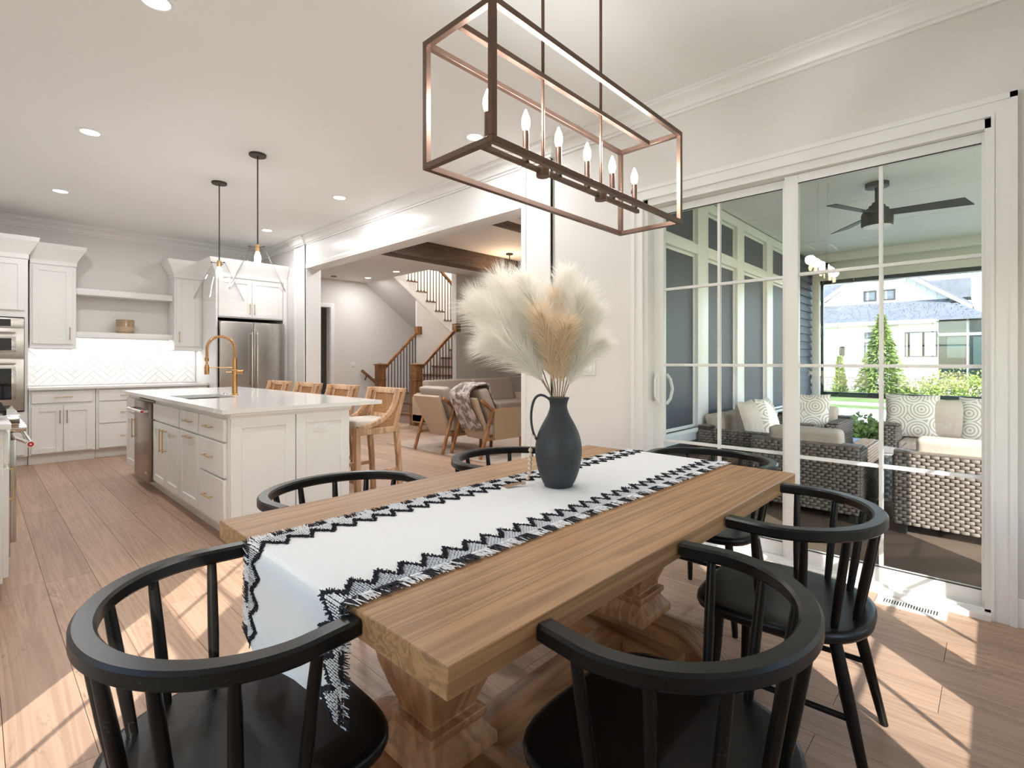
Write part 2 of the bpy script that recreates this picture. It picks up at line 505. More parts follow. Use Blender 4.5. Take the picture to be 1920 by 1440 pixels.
# windows behind the camera throw the sunlight; sizes read from the light on the floor
LW = [(1.04, 1.80), (0.13, 0.88)]          # along Y in wall_left
BW = [(2.06, 2.72), (1.17, 1.905)]         # along X in wall_back
WZ0, WZ1 = 0.50, 1.74
wall('wall_back', 'y', YB-0.15, YB, XL-0.15, XR+0.2, 0, ZC, [(a, b, WZ0, WZ1) for a, b in BW])
wall('wall_left', 'x', XL-0.15, XL, YB, YK, 0, ZC, [(a, b, WZ0, WZ1) for a, b in LW])
wall('wall_kitchen', 'y', YK, YK+0.15, XL-0.15, XR, 0, ZC)
DY0, DY1, DZ = 0.012, 1.845, 2.395
OY0, OY1, OZ = 3.02, 7.30, 2.60
wall('wall_right', 'x', XR, XR+0.2, YB, 10.6, 0, ZC, [(DY0, DY1, 0, DZ), (OY0, OY1, 0, OZ)])
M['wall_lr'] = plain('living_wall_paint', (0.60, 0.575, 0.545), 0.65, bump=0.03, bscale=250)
LWX = [(4.25, 5.10), (5.36, 6.20), (6.43, 7.28), (7.53, 8.38)]
wall('wall_living_south', 'y', 2.24, 2.40, XR+0.2, 9.35, 0, ZC, [(a, b, 0.56, 2.33) for a, b in LWX] + [(a, b, 2.43, 2.82) for a, b in LWX], 'wall_lr')
wall('wall_living_east', 'x', 9.20, 9.35, 2.4, 8.10, 0, ZC, (), 'wall_lr')
wall('wall_sofa', 'y', 8.10, 8.25, 6.87, 9.35, 0, 5.8, (), 'wall_lr')
wall('wall_stair', 'y', 10.6, 10.75, XR, 9.35, 0, 5.8, [(4.92, 5.38, 0, 2.42)], 'wall')
wall('wall_stair_end', 'x', 9.2, 9.35, 8.25, 10.6, 0, 5.8, (), 'wall')
mb = MB(); mb.box(6.05, 6.2, 8.0, 10.75, ZC+0.25, 5.8); mb.box(6.2, 6.87, 8.0, 8.15, ZC+0.25, 5.8)
struct('wall_upstairs', mb, M['wall'], smooth=False)
struct('ceiling_upstairs', MB().box(6.05, 9.35, 8.0, 10.75, 5.8, 5.95), M['ceil'], smooth=False)

# crown moulding with returns round the pilasters
CP = [(0, 0), (0.018, 0), (0.022, 0.016), (0.034, 0.022), (0.040, 0.036), (0.074, 0.078), (0.090, 0.086), (0.092, 0.100), (0.104, 0.104), (0.104, 0.118), (0, 0.118)]
zc = ZC - 0.118
CPm = [(-u, w) for u, w in CP]
PX = XR - 0.035
mb = MB(); mb.sweep([(XL, YK, zc), (XR, YK, zc), (XR, 7.66, zc), (PX, 7.66, zc), (PX, 7.30, zc), (XR, 7.30, zc), (XR, 3.02, zc), (PX, 3.02, zc), (PX, 2.69, zc), (XR, 2.69, zc), (XR, YB, zc)], [(u, w) for u, w in CP])
struct('trim_1', mb, M['trim'])
mb = MB(); mb.sweep([(XR, YB, zc), (XL, YB, zc), (XL, YK, zc)], CP)
struct('trim_2', mb, M['trim'])

# cased opening to the living room: pilasters, header band, jamb linings
def pilaster(y0, y1):
    mb = MB(); mb.box(PX+0.012, XR, y0, y1, 0, ZC-0.02)
    for a, b in ((y0, y0+0.05), (y1-0.05, y1)):
        mb.box(PX, XR, a, b, 0, ZC-0.02)
    mb.box(PX-0.008, XR, y0-0.005, y1+0.005, 0, 0.19)
    return mb
struct('trim_3', pilaster(7.30, 7.655), M['trim'], smooth=False)
struct('trim_4', pilaster(2.695, 3.02), M['trim'], smooth=False)
mb = MB(); mb.box(XR-0.012, XR, OY0, OY1, OZ, OZ+0.33); mb.box(XR-0.018, XR, OY0, OY1, OZ-0.003, OZ+0.055)
mb.box(XR-0.018, XR+0.2, OY0, OY1, OZ-0.012, OZ)
struct('trim_5', mb, M['trim'], bevel=0.003)
mb = MB(); mb.box(XR-0.012, XR+0.21, OY1-0.014, OY1, 0, OZ-0.012); mb.box(XR-0.012, XR+0.21, OY0, OY0+0.014, 0, OZ-0.012)
struct('trim_6', mb, M['trim'], bevel=0.002)
# header above opening stays wall coloured but reads as white board
mb = MB(); mb.box(XR+0.2, XR+0.218, OY0-0.1, OY1+0.1, OZ, OZ+0.12); mb.box(XR+0.2, XR+0.218, OY1, OY1+0.1, 0, OZ)
struct('trim_7', mb, M['trim'], bevel=0.002)

# baseboards
BP = [(0, 0), (0.016, 0), (0.016, 0.11), (0.008, 0.125), (0, 0.128)]
struct('baseboard_right', MB().sweep([(XR, 2.69, 0), (XR, 1.935, 0)], BP).sweep([(XR, -0.077, 0), (XR, YB, 0), (XL, YB, 0), (XL, 3.6, 0)], BP), M['trim'])
mb = MB(); mb.sweep([(9.2, 8.10, 0), (6.87, 8.10, 0)], [(-u, w) for u, w in BP]); mb.sweep([(5.9, 10.6, 0), (5.48, 10.6, 0)], [(-u, w) for u, w in BP])
struct('baseboard_living', mb, M['trim'])

# ---------------------------------------------------------------- sliding patio door
CW = 0.09
door = MB()
PR = [(0, 0), (0.006, 0), (0.006, 0.016), (0, 0.016)]
for (a, b, z0, z1) in ((DY0-CW, DY0, 0, DZ+CW), (DY1, DY1+CW, 0, DZ+CW), (DY0, DY1, DZ, DZ+CW)):
    door.box(XR-0.018, XR, a, b, z0, z1)
# raised outer bead of the casing
for (a, b, z0, z1) in ((DY0-CW, DY0-CW+0.026, 0, DZ+CW), (DY1+CW-0.026, DY1+CW, 0, DZ+CW), (DY0-CW, DY1+CW, DZ+CW-0.026, DZ+CW)):
    door.box(XR-0.028, XR-0.018, a, b, z0, z1)
for (a, b, z0, z1) in ((DY0-0.012, DY0, 0, DZ), (DY1, DY1+0.012, 0, DZ), (DY0-0.012, DY1+0.012, DZ, DZ+0.012)):
    door.box(XR-0.024, XR-0.018, a, b, z0, z1)
door_1 = struct('door_1', door, M['trim'], smooth=False)
fr = MB()
fr.box(XR+0.0, XR+0.16, DY0, DY0+0.022, 0, DZ); fr.box(XR, XR+0.16, DY1-0.03, DY1, 0, DZ)
fr.box(XR, XR+0.16, DY0, DY1, DZ-0.045, DZ); fr.box(XR-0.045, XR+0.18, DY0, DY1, 0.001, 0.030)
fr.box(XR+0.0, XR+0.012, DY0, DY1, 0.03, 0.042)
build(fr, 'frame', M['vinyl'], door_1, smooth=False)
GX = 3.40
def sash(x, y0, y1, sl, sr, zb, zt):
    """frame of one glazed panel; returns child objects"""
    mb = MB(); x0, x1 = x-0.022, x+0.022
    mb.box(x0, x1, y0, y0+sr, 0.032, DZ-0.047); mb.box(x0, x1, y1-sl, y1, 0.032, DZ-0.047)
    mb.box(x0, x1, y0+sr, y1-sl, 0.032, zb); mb.box(x0, x1, y0+sr, y1-sl, zt, DZ-0.047)
    o = build(mb, 'sash', M['vinyl'], door_1, bevel=0.0025)
    g = MB().box(x-0.004, x+0.004, y0+sr-0.005, y1-sl+0.005, zb-0.005, zt+0.005)
    build(g, 'glass', M['glass'], o, smooth=False)
    # dark glazing gasket
    k = MB()
    for a, b, c_, d in ((y0+sr, y1-sl, zb, zb+0.003), (y0+sr, y1-sl, zt-0.003, zt)):
        k.box(x-0.023, x-0.012, a, b, c_, d)
    build(k, 'gasket', M['darkgap'], o, smooth=False)
    gy0, gy1 = y0+sr, y1-sl
    ym = (gy0+gy1)/2
    for xx in (-0.0085, 0.0085):
        v = MB().box(x+xx-0.004, x+xx+0.004, ym-0.0095, ym+0.0095, zb, zt)
        build(v, 'muntin', M['vinyl'], o, bevel=0.0015)
        for k_ in (1, 2, 3):
            zz = zb + (zt-zb)*k_/4
            h = MB().box(x+xx-0.0042, x+xx+0.0042, gy0, gy1, zz-0.0095, zz+0.0095)
            build(h, 'muntin', M['vinyl'], o, bevel=0.0015)
    return o
sash(GX, DY0+0.022, 0.925, 0.075, 0.012, 0.115, 2.297)
s2 = sash(GX+0.052, 0.885, DY1-0.03, 0.075, 0.065, 0.115, 2.297)
hd = MB()
hy = 1.74
hd.tube([(GX+0.078, hy, 0.92), (GX+0.10, hy-0.02, 0.96), (GX+0.115, hy-0.028, 1.03), (GX+0.10, hy-0.02, 1.10), (GX+0.078, hy, 1.14)], 0.011, 10)
build(hd, 'pull_handle', M['white'], s2)
hd = MB(); hd.box(GX-0.004, GX+0.028, 1.762, 1.79, 0.93, 1.15)
hd.tube([(GX-0.002, 1.776, 0.95), (GX-0.03, 1.776, 0.98), (GX-0.03, 1.776, 1.10), (GX-0.002, 1.776, 1.13)], 0.008, 8)
build(hd, 'inner_handle', M['white'], s2, bevel=0.003)

# ---------------------------------------------------------------- windows
def sash_window(name, ax, pin, pout, a0, a1, z0, z1, casing=True, mtn=True, inside=1, cas_p=None):
    """double-hung window in a wall hole; pin..pout the wall thickness"""
    mb = MB(); t = 0.03
    lo, hi = min(pin, pout), max(pin, pout)
    mb.boxa(ax, lo, hi, a0, a0+t, z0, z1); mb.boxa(ax, lo, hi, a1-t, a1, z0, z1)
    mb.boxa(ax, lo, hi, a0+t, a1-t, z0, z0+t); mb.boxa(ax, lo, hi, a0+t, a1-t, z1-t, z1)
    if casing:
        q0, q1 = (pin, pin+0.018*inside)
        c = 0.07
        mb.boxa(ax, q0, q1, a0-c, a0, z0-c, z1+c); mb.boxa(ax, q0, q1, a1, a1+c, z0-c, z1+c)
        mb.boxa(ax, q0, q1, a0, a1, z0-c, z0); mb.boxa(ax, q0, q1, a0, a1, z1, z1+c)
    w = struct(name, mb, M['trim'], bevel=0.002)
    pm = (pin+pout)/2; zm = (z0+z1)/2 + 0.01
    for k, (za, zb, off) in enumerate(((z0+t, zm+0.018, 0.012), (zm-0.018, z1-t, -0.012))):
        p = pm + off*inside
        f = MB(); e = 0.035
        f.boxa(ax, p-0.015, p+0.015, a0+t, a0+t+e, za, zb); f.boxa(ax, p-0.015, p+0.015, a1-t-e, a1-t, za, zb)
        f.boxa(ax, p-0.015, p+0.015, a0+t+e, a1-t-e, za, za+e); f.boxa(ax, p-0.015, p+0.015, a0+t+e, a1-t-e, zb-e, zb)
        s = build(f, 'sash', M['vinyl'], w, bevel=0.002)
        build(MB().boxa(ax, p-0.003, p+0.003, a0+t+e-.004, a1-t-e+.004, za+e-.004, zb-e+.004), 'glass', M['glass'], s, smooth=False)
        if mtn:
            am = (a0+a1)/2; zz = (za+zb)/2
            build(MB().boxa(ax, p-0.007, p+0.007, am-0.009, am+0.009, za+e, zb-e), 'muntin', M['vinyl'], s, smooth=False)
            build(MB().boxa(ax, p-0.007, p+0.007, a0+t+e, a1-t-e, zz-0.009, zz+0.009), 'muntin', M['vinyl'], s, smooth=False)
    return w
n = 1
for a, b in LW:
    sash_window('window_%d' % n, 'x', XL-0.005, XL-0.085, a, b, WZ0, WZ1, inside=1); n += 1
for a, b in BW:
    sash_window('window_%d' % n, 'y', YB-0.005, YB-0.085, a, b, WZ0, WZ1, inside=1); n += 1
# living-room windows seen from the porch side, with transoms above
for i, (a, b) in enumerate(LWX):
    sash_window('window_%d' % n, 'y', 2.24, 2.34, a, b, 0.56, 2.33, casing=False, mtn=False, inside=-1); n += 1
    mb = MB(); t = 0.03
    mb.box(a, a+t, 2.24, 2.34, 2.43, 2.82); mb.box(b-t, b, 2.24, 2.34, 2.43, 2.82)
    mb.box(a+t, b-t, 2.24, 2.34, 2.43, 2.43+t); mb.box(a+t, b-t, 2.24, 2.34, 2.82-t, 2.82)
    w = struct('window_%d' % n, mb, M['trim'], bevel=0.002); n += 1
    build(MB().box(a+t-.003, b-t+.003, 2.285, 2.293, 2.43+t-.003, 2.82-t+.003), 'glass', M['glass'], w, smooth=False)
# white outside trim between and round those windows
mb = MB(); yo0, yo1 = 2.205, 2.24
xs = [3.56] + [v for ab in LWX for v in ab] + [8.62]
for k in range(0, len(xs), 2):
    mb.box(xs[k], xs[k+1], yo0, yo1, 0.44, 2.92)
for a, b in LWX:
    mb.box(a, b, yo0, yo1, 0.44, 0.56); mb.box(a, b, yo0, yo1, 2.33, 2.43); mb.box(a, b, yo0, yo1, 2.82, 2.92)
mb.box(3.56, 8.62, 2.185, 2.24, 0.52, 0.56)
struct('trim_8', mb, M['trim'], bevel=0.002)

# stairwell door casing and its open panelled door
mb = MB()
for a, b, z0, z1 in ((4.83, 4.92, 0, 2.51), (5.38, 5.47, 0, 2.51), (4.92, 5.38, 2.42, 2.51)):
    mb.box(a, b, 10.578, 10.6, z0, z1)
mb.box(4.92, 4.935, 10.6, 10.75, 0, 2.42); mb.box(5.365, 5.38, 10.6, 10.75, 0, 2.42)
d2 = struct('door_2', mb, M['trim'], bevel=0.003)
mb = MB(); mb.box(4.45, 5.2, 11.2, 11.24, 0.01, 2.40)
dl = build(mb, 'door_leaf', M['trim'], d2, bevel=0.002)
for r_ in range(3):
    for cx in (4.66, 5.0):
        build(MB().box(cx-0.13, cx+0.13, 11.188, 11.2, 0.25+r_*0.72, 0.80+r_*0.72), 'panel', M['trim'], dl, bevel=0.008)
mb = MB(); mb.box(3.9, 4.0, 10.75, 12.4, 0, 2.7); mb.box(5.9, 6.0, 10.75, 12.4, 0, 2.7); mb.box(3.9, 6.0, 12.3, 12.4, 0, 2.7); mb.box(3.9, 6.0, 10.75, 12.4, 2.6, 2.7); mb.box(3.9, 6.0, 10.75, 12.4, -0.1, 0)
struct('wall_closet', mb, M['wall'], smooth=False)

# beams of the living-room ceiling
for k, y in enumerate((3.92, 6.25)):
    o = struct('trim_%d' % (9+k), MB().box(XR+0.22, 9.2, y, y+0.26, 2.79, ZC), M['beam'], bevel=0.006)

# ================================================================ KITCHEN
def pull(parent, ax, face, out, a, z, length, vert=False, mat='brass', stand=0.028, r=0.0048):
    """bar pull on a face; out = -1/+1 the way the face looks"""
    mb = MB()
    p = face + out*stand
    h = length/2
    def P(pp, aa, zz): return (pp, aa, zz) if ax == 'x' else (aa, pp, zz)
    if vert:
        mb.cyl(P(p, a, z-h), P(p, a, z+h), r, n=8)
        for s in (-1, 1): mb.cyl(P(face, a, z+s*(h-0.015)), P(p, a, z+s*(h-0.015)), r*0.9, n=8)
    else:
        mb.cyl(P(p, a-h, z), P(p, a+h, z), r, n=8)
        for s in (-1, 1): mb.cyl(P(face, a+s*(h-0.015), z), P(p, a+s*(h-0.015), z), r*0.9, n=8)
    return build(mb, 'handle', M[mat], parent)

def front(parent, name, ax, face, out, a0, a1, z0, z1, shaker=True, th=0.020, rail=0.062, mat='cab', gap=0.0015):
    """a door or drawer front lying on plane face and proud of it towards out"""
    a0 += gap; a1 -= gap; z0 += gap; z1 -= gap
    mb = MB(); f1 = face + out*th
    if shaker:
        mb.boxa(ax, face, f1, a0, a0+rail, z0, z1); mb.boxa(ax, face, f1, a1-rail, a1, z0, z1)
        mb.boxa(ax, face, f1, a0+rail, a1-rail, z0, z0+rail); mb.boxa(ax, face, f1, a0+rail, a1-rail, z1-rail, z1)
        o = build(mb, name, M[mat], parent, bevel=0.0016, seg=1)
        pb = MB().boxa(ax, face, face + out*(th-0.009), a0+rail-.001, a1-rail+.001, z0+rail-.001, z1-rail+.001)
        build(pb, 'panel', M[mat], o, smooth=False)
    else:
        mb.boxa(ax, face, f1, a0, a1, z0, z1)
        o = build(mb, name, M[mat], parent, bevel=0.0025, seg=1)
    return o

YF = 8.27
# base cabinets on the back wall
t = thing('base_cabinet', 'white base cabinet with one drawer over two shaker doors beside the oven tower', 'cabinet', (0.75, 8.58, 0), 'back wall base cabinets')
mb = MB(); mb.box(0.44, 1.055, YF, YK-0.01, 0.115, 0.888); mb.box(0.44, 1.055, YF+0.06, YK-0.01, 0, 0.115)
build(mb, 'body', M['cab'], t, bevel=0.002, seg=1)
d = front(t, 'drawer', 'y', YF, -1, 0.462, 1.030, 0.728, 0.868, shaker=False); pull(d, 'y', YF-.02, -1, 0.746, 0.80, 0.17)
d = front(t, 'door', 'y', YF, -1, 0.462, 0.744, 0.130, 0.690); pull(d, 'y', YF-.02, -1, 0.715, 0.56, 0.16, True)
d = front(t, 'door', 'y', YF, -1, 0.750, 1.030, 0.130, 0.690); pull(d, 'y', YF-.02, -1, 0.780, 0.56, 0.16, True)
build(MB().box(0.44, 1.055, YF+0.05, YF+0.06, 0.0, 0.112), 'toe_kick', M['cab'], t, smooth=False)
t = thing('base_cabinet', 'white three-drawer base cabinet partly behind the kitchen island', 'cabinet', (1.4, 8.58, 0), 'back wall base cabinets')
mb = MB(); mb.box(1.06, 2.32, YF, YK-0.01, 0.115, 0.888); mb.box(1.06, 2.32, YF+0.06, YK-0.01, 0, 0.115)
build(mb, 'body', M['cab'], t, bevel=0.002, seg=1)
for z0, z1 in ((0.728, 0.868), (0.445, 0.715), (0.130, 0.432)):
    d = front(t, 'drawer', 'y', YF, -1, 1.085, 1.69, z0, z1, shaker=False); pull(d, 'y', YF-.02, -1, 1.388, (z0+z1)/2, 0.17)
    d = front(t, 'drawer', 'y', YF, -1, 1.715, 2.305, z0, z1, shaker=False); pull(d, 'y', YF-.02, -1, 2.01, (z0+z1)/2, 0.17)
o = build(MB().box(0.437, 2.325, 8.225, YK-0.012, 0.889, 0.919), 'countertop', M['quartz'], None, bevel=0.002)
tag(o, 'pale quartz countertop with taupe edge running along the back kitchen wall', 'countertop')

# herringbone backsplash: real tiles, joined, too faint to pick apart
mb = MB(); tw, tl, g = 0.066, 0.264, 0.003
def clipbox(poly, x0, x1, z0, z1):
    def cl(p, f, inter):
        r = []
        for i in range(len(p)):
            a, b = p[i], p[(i+1) % len(p)]
            if f(a):
                r.append(a)
                if not f(b): r.append(inter(a, b))
            elif f(b): r.append(inter(a, b))
        return r
    for ax_, lim, sg in ((0, x0, 1), (0, x1, -1), (1, z0, 1), (1, z1, -1)):
        if not poly: return poly
        poly = cl(poly, lambda q: sg*(q[ax_]-lim) >= 0, lambda a, b: tuple(a[k] + (b[k]-a[k])*(lim-a[ax_])/(b[ax_]-a[ax_]) for k in (0, 1)))
    return poly
c45 = math.sqrt(0.5)
for i in range(-30, 40):
    for j in range(-12, 14):
        for kind in (0, 1):
            # classic herringbone lattice (length = 4 widths)
            u0 = i*tw + j*tl*1.0; v0 = i*tw - j*tl*1.0
            if kind == 0: r = (u0, v0, u0+tl, v0+tw)
            else: r = (u0+tl, v0 - tl + tw, u0+tl+tw, v0+tw)
            uv = [(r[0]+g/2, r[1]+g/2), (r[2]-g/2, r[1]+g/2), (r[2]-g/2, r[3]-g/2), (r[0]+g/2, r[3]-g/2)]
            poly = [(1.3 + (a-b)*c45, 1.1 + (a+b)*c45) for a, b in uv]
            if max(p[0] for p in poly) < 0.44 or min(p[0] for p in poly) > 2.33 or max(p[1] for p in poly) < 0.92 or min(p[1] for p in poly) > 1.62: continue
            poly = clipbox(poly, 0.442, 2.325, 0.922, 1.60)
            if len(poly) > 2: mb.prism([(a, b) for a, b in poly], YK-0.011, YK-0.004, 'y')
o = build(mb, 'backsplash_tiles', plain('white_tile', (0.84, 0.83, 0.81), 0.18), bpy.data.objects['wall_kitchen'], bevel=0, smooth=False)
o['kind'] = 'stuff'

def outlet(name, label, ax, face, out, a, z, w=0.072, h=0.115, horiz=False, cat='outlet', group=None, switch=0):
    o = thing(name, label, cat, (face, a, z) if ax == 'x' else (a, face, z), group)
    if horiz: w, h = h, w
    build(MB().boxa(ax, face, face+out*0.006, a-w/2, a+w/2, z-h/2, z+h/2), 'cover_plate', M['white'], o, bevel=0.002)
    if switch:
        for k in range(switch):
            aa = a + (k-(switch-1)/2)*0.046
            build(MB().boxa(ax, face+out*0.006, face+out*0.011, aa-0.016, aa+0.016, z-0.033, z+0.033), 'rocker', M['white'], o, bevel=0.002)
    else:
        for s in (-1, 1):
            aa, zz = (a+s*0.02, z) if horiz else (a, z+s*0.02)
            f = build(MB().boxa(ax, face+out*0.006, face+out*0.008, aa-0.016, aa+0.016, zz-0.014, zz+0.014), 'socket', M['white'], o, bevel=0.003)
            sl = MB()
            for q in (-0.006, 0.006):
                if horiz: sl.boxa(ax, face+out*0.008, face+out*0.0086, aa-0.004, aa+0.004, zz+q-0.001, zz+q+0.001)
                else: sl.boxa(ax, face+out*0.008, face+out*0.0086, aa+q-0.001, aa+q+0.001, zz-0.004, zz+0.004)
            build(sl, 'slot', M['slot'], f, smooth=False)
    return o
for a, lb in ((0.70, 'white outlet on the tiled backsplash nearest the oven tower'), (1.405, 'white outlet on the tiled backsplash under the middle of the shelf'), (1.85, 'white outlet on the tiled backsplash near the refrigerator')):
    outlet('wall_outlet', lb, 'y', YK-0.011, -1, a, 1.19, group='backsplash outlets')

# crown of a cabinet: frieze board + flared moulding
def cab_crown(parent, x0, x1, yf, zb, zt, left=True, right=True, yb=YK-0.01):
    fr = zb + 0.055
    mb = MB()
    mb.box(x0-(0.008 if left else 0), x1+(0.008 if right else 0), yf-0.012, yb, zb, fr)
    e = (zt-fr)
    prof = [(0, 0), (0.012, 0), (0.016, 0.02), (e*0.42, e*0.72), (e*0.46, e*0.8), (e*0.5, e), (0, e)]
    pts = []
    if left: pts.append((x0, yb, fr))
    pts += [(x0, yf, fr), (x1, yf, fr)]
    if right: pts.append((x1, yb, fr))
    mb.sweep(pts, prof)
    mb.box(x0, x1, yf, yb, fr, zt-0.005)
    return build(mb, 'crown', M['cab'], parent, bevel=0.0015, seg=1)

# oven tower
t = thing('oven_cabinet', 'tall white oven tower cabinet at the left end of the kitchen', 'cabinet', (0.05, 8.58, 0))
mb = MB(); x0, x1 = -0.36, 0.436
mb.box(x0, x1, YF+.02, YK-0.01, 0.11, 0.64); mb.box(x0, x1, YF+.02, YK-0.01, 1.75, 2.44)
mb.box(x0, -0.33, YF+.02, YK-0.01, 0.64, 1.75); mb.box(0.405, x1, YF+.02, YK-0.01, 0.64, 1.75); mb.box(-0.33, 0.405, 8.8, YK-0.01, 0.64, 1.75)
mb.box(x0, x1, YF+.08, YK-0.01, 0, 0.11)
build(mb, 'body', M['cab'], t, bevel=0.002, seg=1)
front(t, 'drawer', 'y', YF+.02, -1, -0.335, 0.41, 0.13, 0.60, shaker=False)
front(t, 'door', 'y', YF+.02, -1, -0.335, 0.035, 1.83, 2.43); d = front(t, 'door', 'y', YF+.02, -1, 0.038, 0.41, 1.83, 2.43)
cab_crown(t, x0, x1, YF+.02, 2.44, 2.695, left=False)
t = thing('wall_oven', 'stainless steel microwave and oven combination built into the white tower', 'oven', (0.04, 8.3, 0.66), None)
build(MB().box(-0.325, 0.40, YF+0.005, 8.78, 0.655, 1.737), 'body', M['steel'], t, bevel=0.002)
o = build(MB().box(-0.325, 0.40, YF-0.012, YF+0.005, 1.622, 1.737), 'control_panel', M['steel'], t, bevel=0.003)
build(MB().box(-0.2, 0.29, YF-0.014, YF-0.012, 1.64, 1.72), 'display', M['ovenglass'], o, smooth=False)
for z0, z1, w0, w1 in ((1.265, 1.612, 1.36, 1.50), (0.66, 1.255, 0.79, 1.15)):
    d = build(MB().box(-0.325, 0.40, YF-0.022, YF+0.005, z0, z1), 'oven_door', M['steel'], t, bevel=0.004)
    build(MB().box(-0.26, 0.335, YF-0.026, YF-0.022, w0-0.02, w1+0.02), 'window_frame', M['chrome'], d, bevel=0.002)
    build(MB().box(-0.235, 0.295, YF-0.028, YF-0.026, w0, w1), 'window', M['ovenglass'], d, smooth=False)
    h = MB(); hz = z1-0.045
    h.cyl((-0.27, YF-0.075, hz), (0.33, YF-0.075, hz), 0.011, n=12)
    for xx in (-0.23, 0.29): h.cyl((xx, YF-0.02, hz), (xx, YF-0.075, hz), 0.008, n=8)
    build(h, 'door_handle', M['chrome'], d)

# wall cabinets with crowns
def upper(x0, x1, zb, label, hx, crl, crr):
    t = thing('wall_cabinet', label, 'cabinet', ((x0+x1)/2, 8.72, zb), 'upper kitchen cabinets')
    build(MB().box(x0, x1, 8.57, YK-0.01, zb, 2.44), 'body', M['cab'], t, bevel=0.002, seg=1)
    d = front(t, 'door', 'y', 8.57, -1, x0+0.02, x1-0.035, zb+0.03, 2.425)
    pull(d, 'y', 8.55, -1, hx, zb+0.165, 0.16, True)
    cab_crown(t, x0, x1, 8.57, 2.44, 2.695, crl, crr)
    build(MB().box(x0-0.004, x1+0.008, 8.555, YK-0.01, zb-0.022, zb), 'light_rail', M['cab'], t, bevel=0.002, seg=1)
    return t
upper(0.466, 0.90, 1.42, 'white wall cabinet between oven tower and open shelves', 0.835, False, True)
upper(1.98, 2.335, 1.42, 'white wall cabinet between open shelves and refrigerator', 2.035, True, False)
for z0, z1, lb in ((2.105, 2.185, 'upper white floating shelf between the wall cabinets'), (1.548, 1.618, 'lower white floating shelf above the lit backsplash')):
    o = build(MB().box(0.905, 1.975, 8.64, YK-0.012, z0, z1), 'floating_shelf', M['cab'], None, bevel=0.002)
    tag(o, lb, 'shelf', 'floating kitchen shelves')
t = thing('candle_jar', 'brown ribbed glass candle jar on the lower floating shelf', 'candle', (1.44, 8.76, 1.619))
cj = plain('smoked_glass', (0.36, 0.24, 0.15), 0.22, coat=0.6)
build(MB().lathe([(0.098, 0.0), (0.104, 0.004), (0.105, 0.185), (0.101, 0.188), (0.099, 0.12)], (1.44, 8.76, 1.619), 36, True, True), 'jar', cj, t)
build(MB().lathe([(0.1065, 0.03), (0.1075, 0.035), (0.1075, 0.085), (0.1065, 0.09)], (1.44, 8.76, 1.619), 36, False, False), 'rough_band', plain('band_glass', (0.50, 0.36, 0.24), 0.4, bump=0.6, bscale=120), t)
# under-cabinet light strips (real fittings)
def strip(x0, x1, z, label, y=8.70):
    t = thing('under_cabinet_light', label, 'light', ((x0+x1)/2, y, z), 'under-cabinet lights')
    build(MB().box(x0, x1, y-0.012, y+0.012, z-0.010, z), 'channel', M['white'], t, smooth=False)
    l = bpy.data.lights.new('strip_light', 'AREA'); l.shape = 'RECTANGLE'; l.size = x1-x0; l.size_y = 0.02; l.energy = STRIP_W*(x1-x0); l.color = (0.98, 0.985, 1.0)
    o = link(bpy.data.objects.new('strip_light', l)); o.parent = t; o.location = (0, 0, -0.012); o.rotation_euler = (R(18), 0, 0)
strip(0.50, 0.87, 1.397, 'slim light strip under the cabinet beside the oven tower')
strip(0.93, 1.95, 1.547, 'slim light strip under the lower floating shelf')
strip(2.0, 2.31, 1.397, 'slim light strip under the cabinet beside the refrigerator')

# refrigerator and its surround
t = thing('fridge_cabinet', 'white cabinet surround over and beside the refrigerator', 'cabinet', (2.84, 8.4, 0))
mb = MB(); mb.box(2.338, 2.362, 7.96, YK-0.01, 0, 2.44); mb.box(3.278, 3.336, 7.96, YK-0.01, 0, 2.44); mb.box(2.362, 3.278, 7.98, YK-0.01, 1.86, 2.44)
build(mb, 'body', M['cab'], t, bevel=0.002, seg=1)
d = front(t, 'door', 'y', 7.98, -1, 2.375, 2.82, 1.875, 2.425); pull(d, 'y', 7.96, -1, 2.79, 2.0, 0.16, True)
d = front(t, 'door', 'y', 7.98, -1, 2.822, 3.265, 1.875, 2.425); pull(d, 'y', 7.96, -1, 2.852, 2.0, 0.16, True)
cab_crown(t, 2.338, 3.336, 7.97, 2.44, 2.69, True, False)
t = thing('refrigerator', 'stainless steel french-door refrigerator between white cabinet panels', 'refrigerator', (2.82, 8.3, 0))
build(MB().box(2.372, 3.268, 7.98, 8.8, 0.01, 1.815), 'body', plain('fridge_side', (0.10, 0.07, 0.055), 0.4, metal=0.6), t, bevel=0.004)
for x0, x1, hx in ((2.374, 2.817, 2.785), (2.823, 3.266, 2.855)):
    d = build(MB().box(x0, x1, 7.885, 7.975, 0.72, 1.80), 'fridge_door', M['steel'], t, bevel=0.008, seg=3)
    h = MB(); h.cyl((hx, 7.835, 0.83), (hx, 7.835, 1.66), 0.012, n=12)
    for zz in (0.86, 1.63): h.cyl((hx, 7.885, zz), (hx, 7.835, zz), 0.009, n=8)
    build(h, 'door_handle', M['chrome'], d)
d = build(MB().box(2.374, 3.266, 7.885, 7.975, 0.06, 0.71), 'freezer_drawer', M['steel'], t, bevel=0.008, seg=3)
h = MB(); h.cyl((2.48, 7.835, 0.66), (3.16, 7.835, 0.66), 0.012, n=12)
for xx in (2.52, 3.12): h.cyl((xx, 7.885, 0.66), (xx, 7.835, 0.66), 0.009, n=8)
build(h, 'drawer_handle', M['chrome'], d)

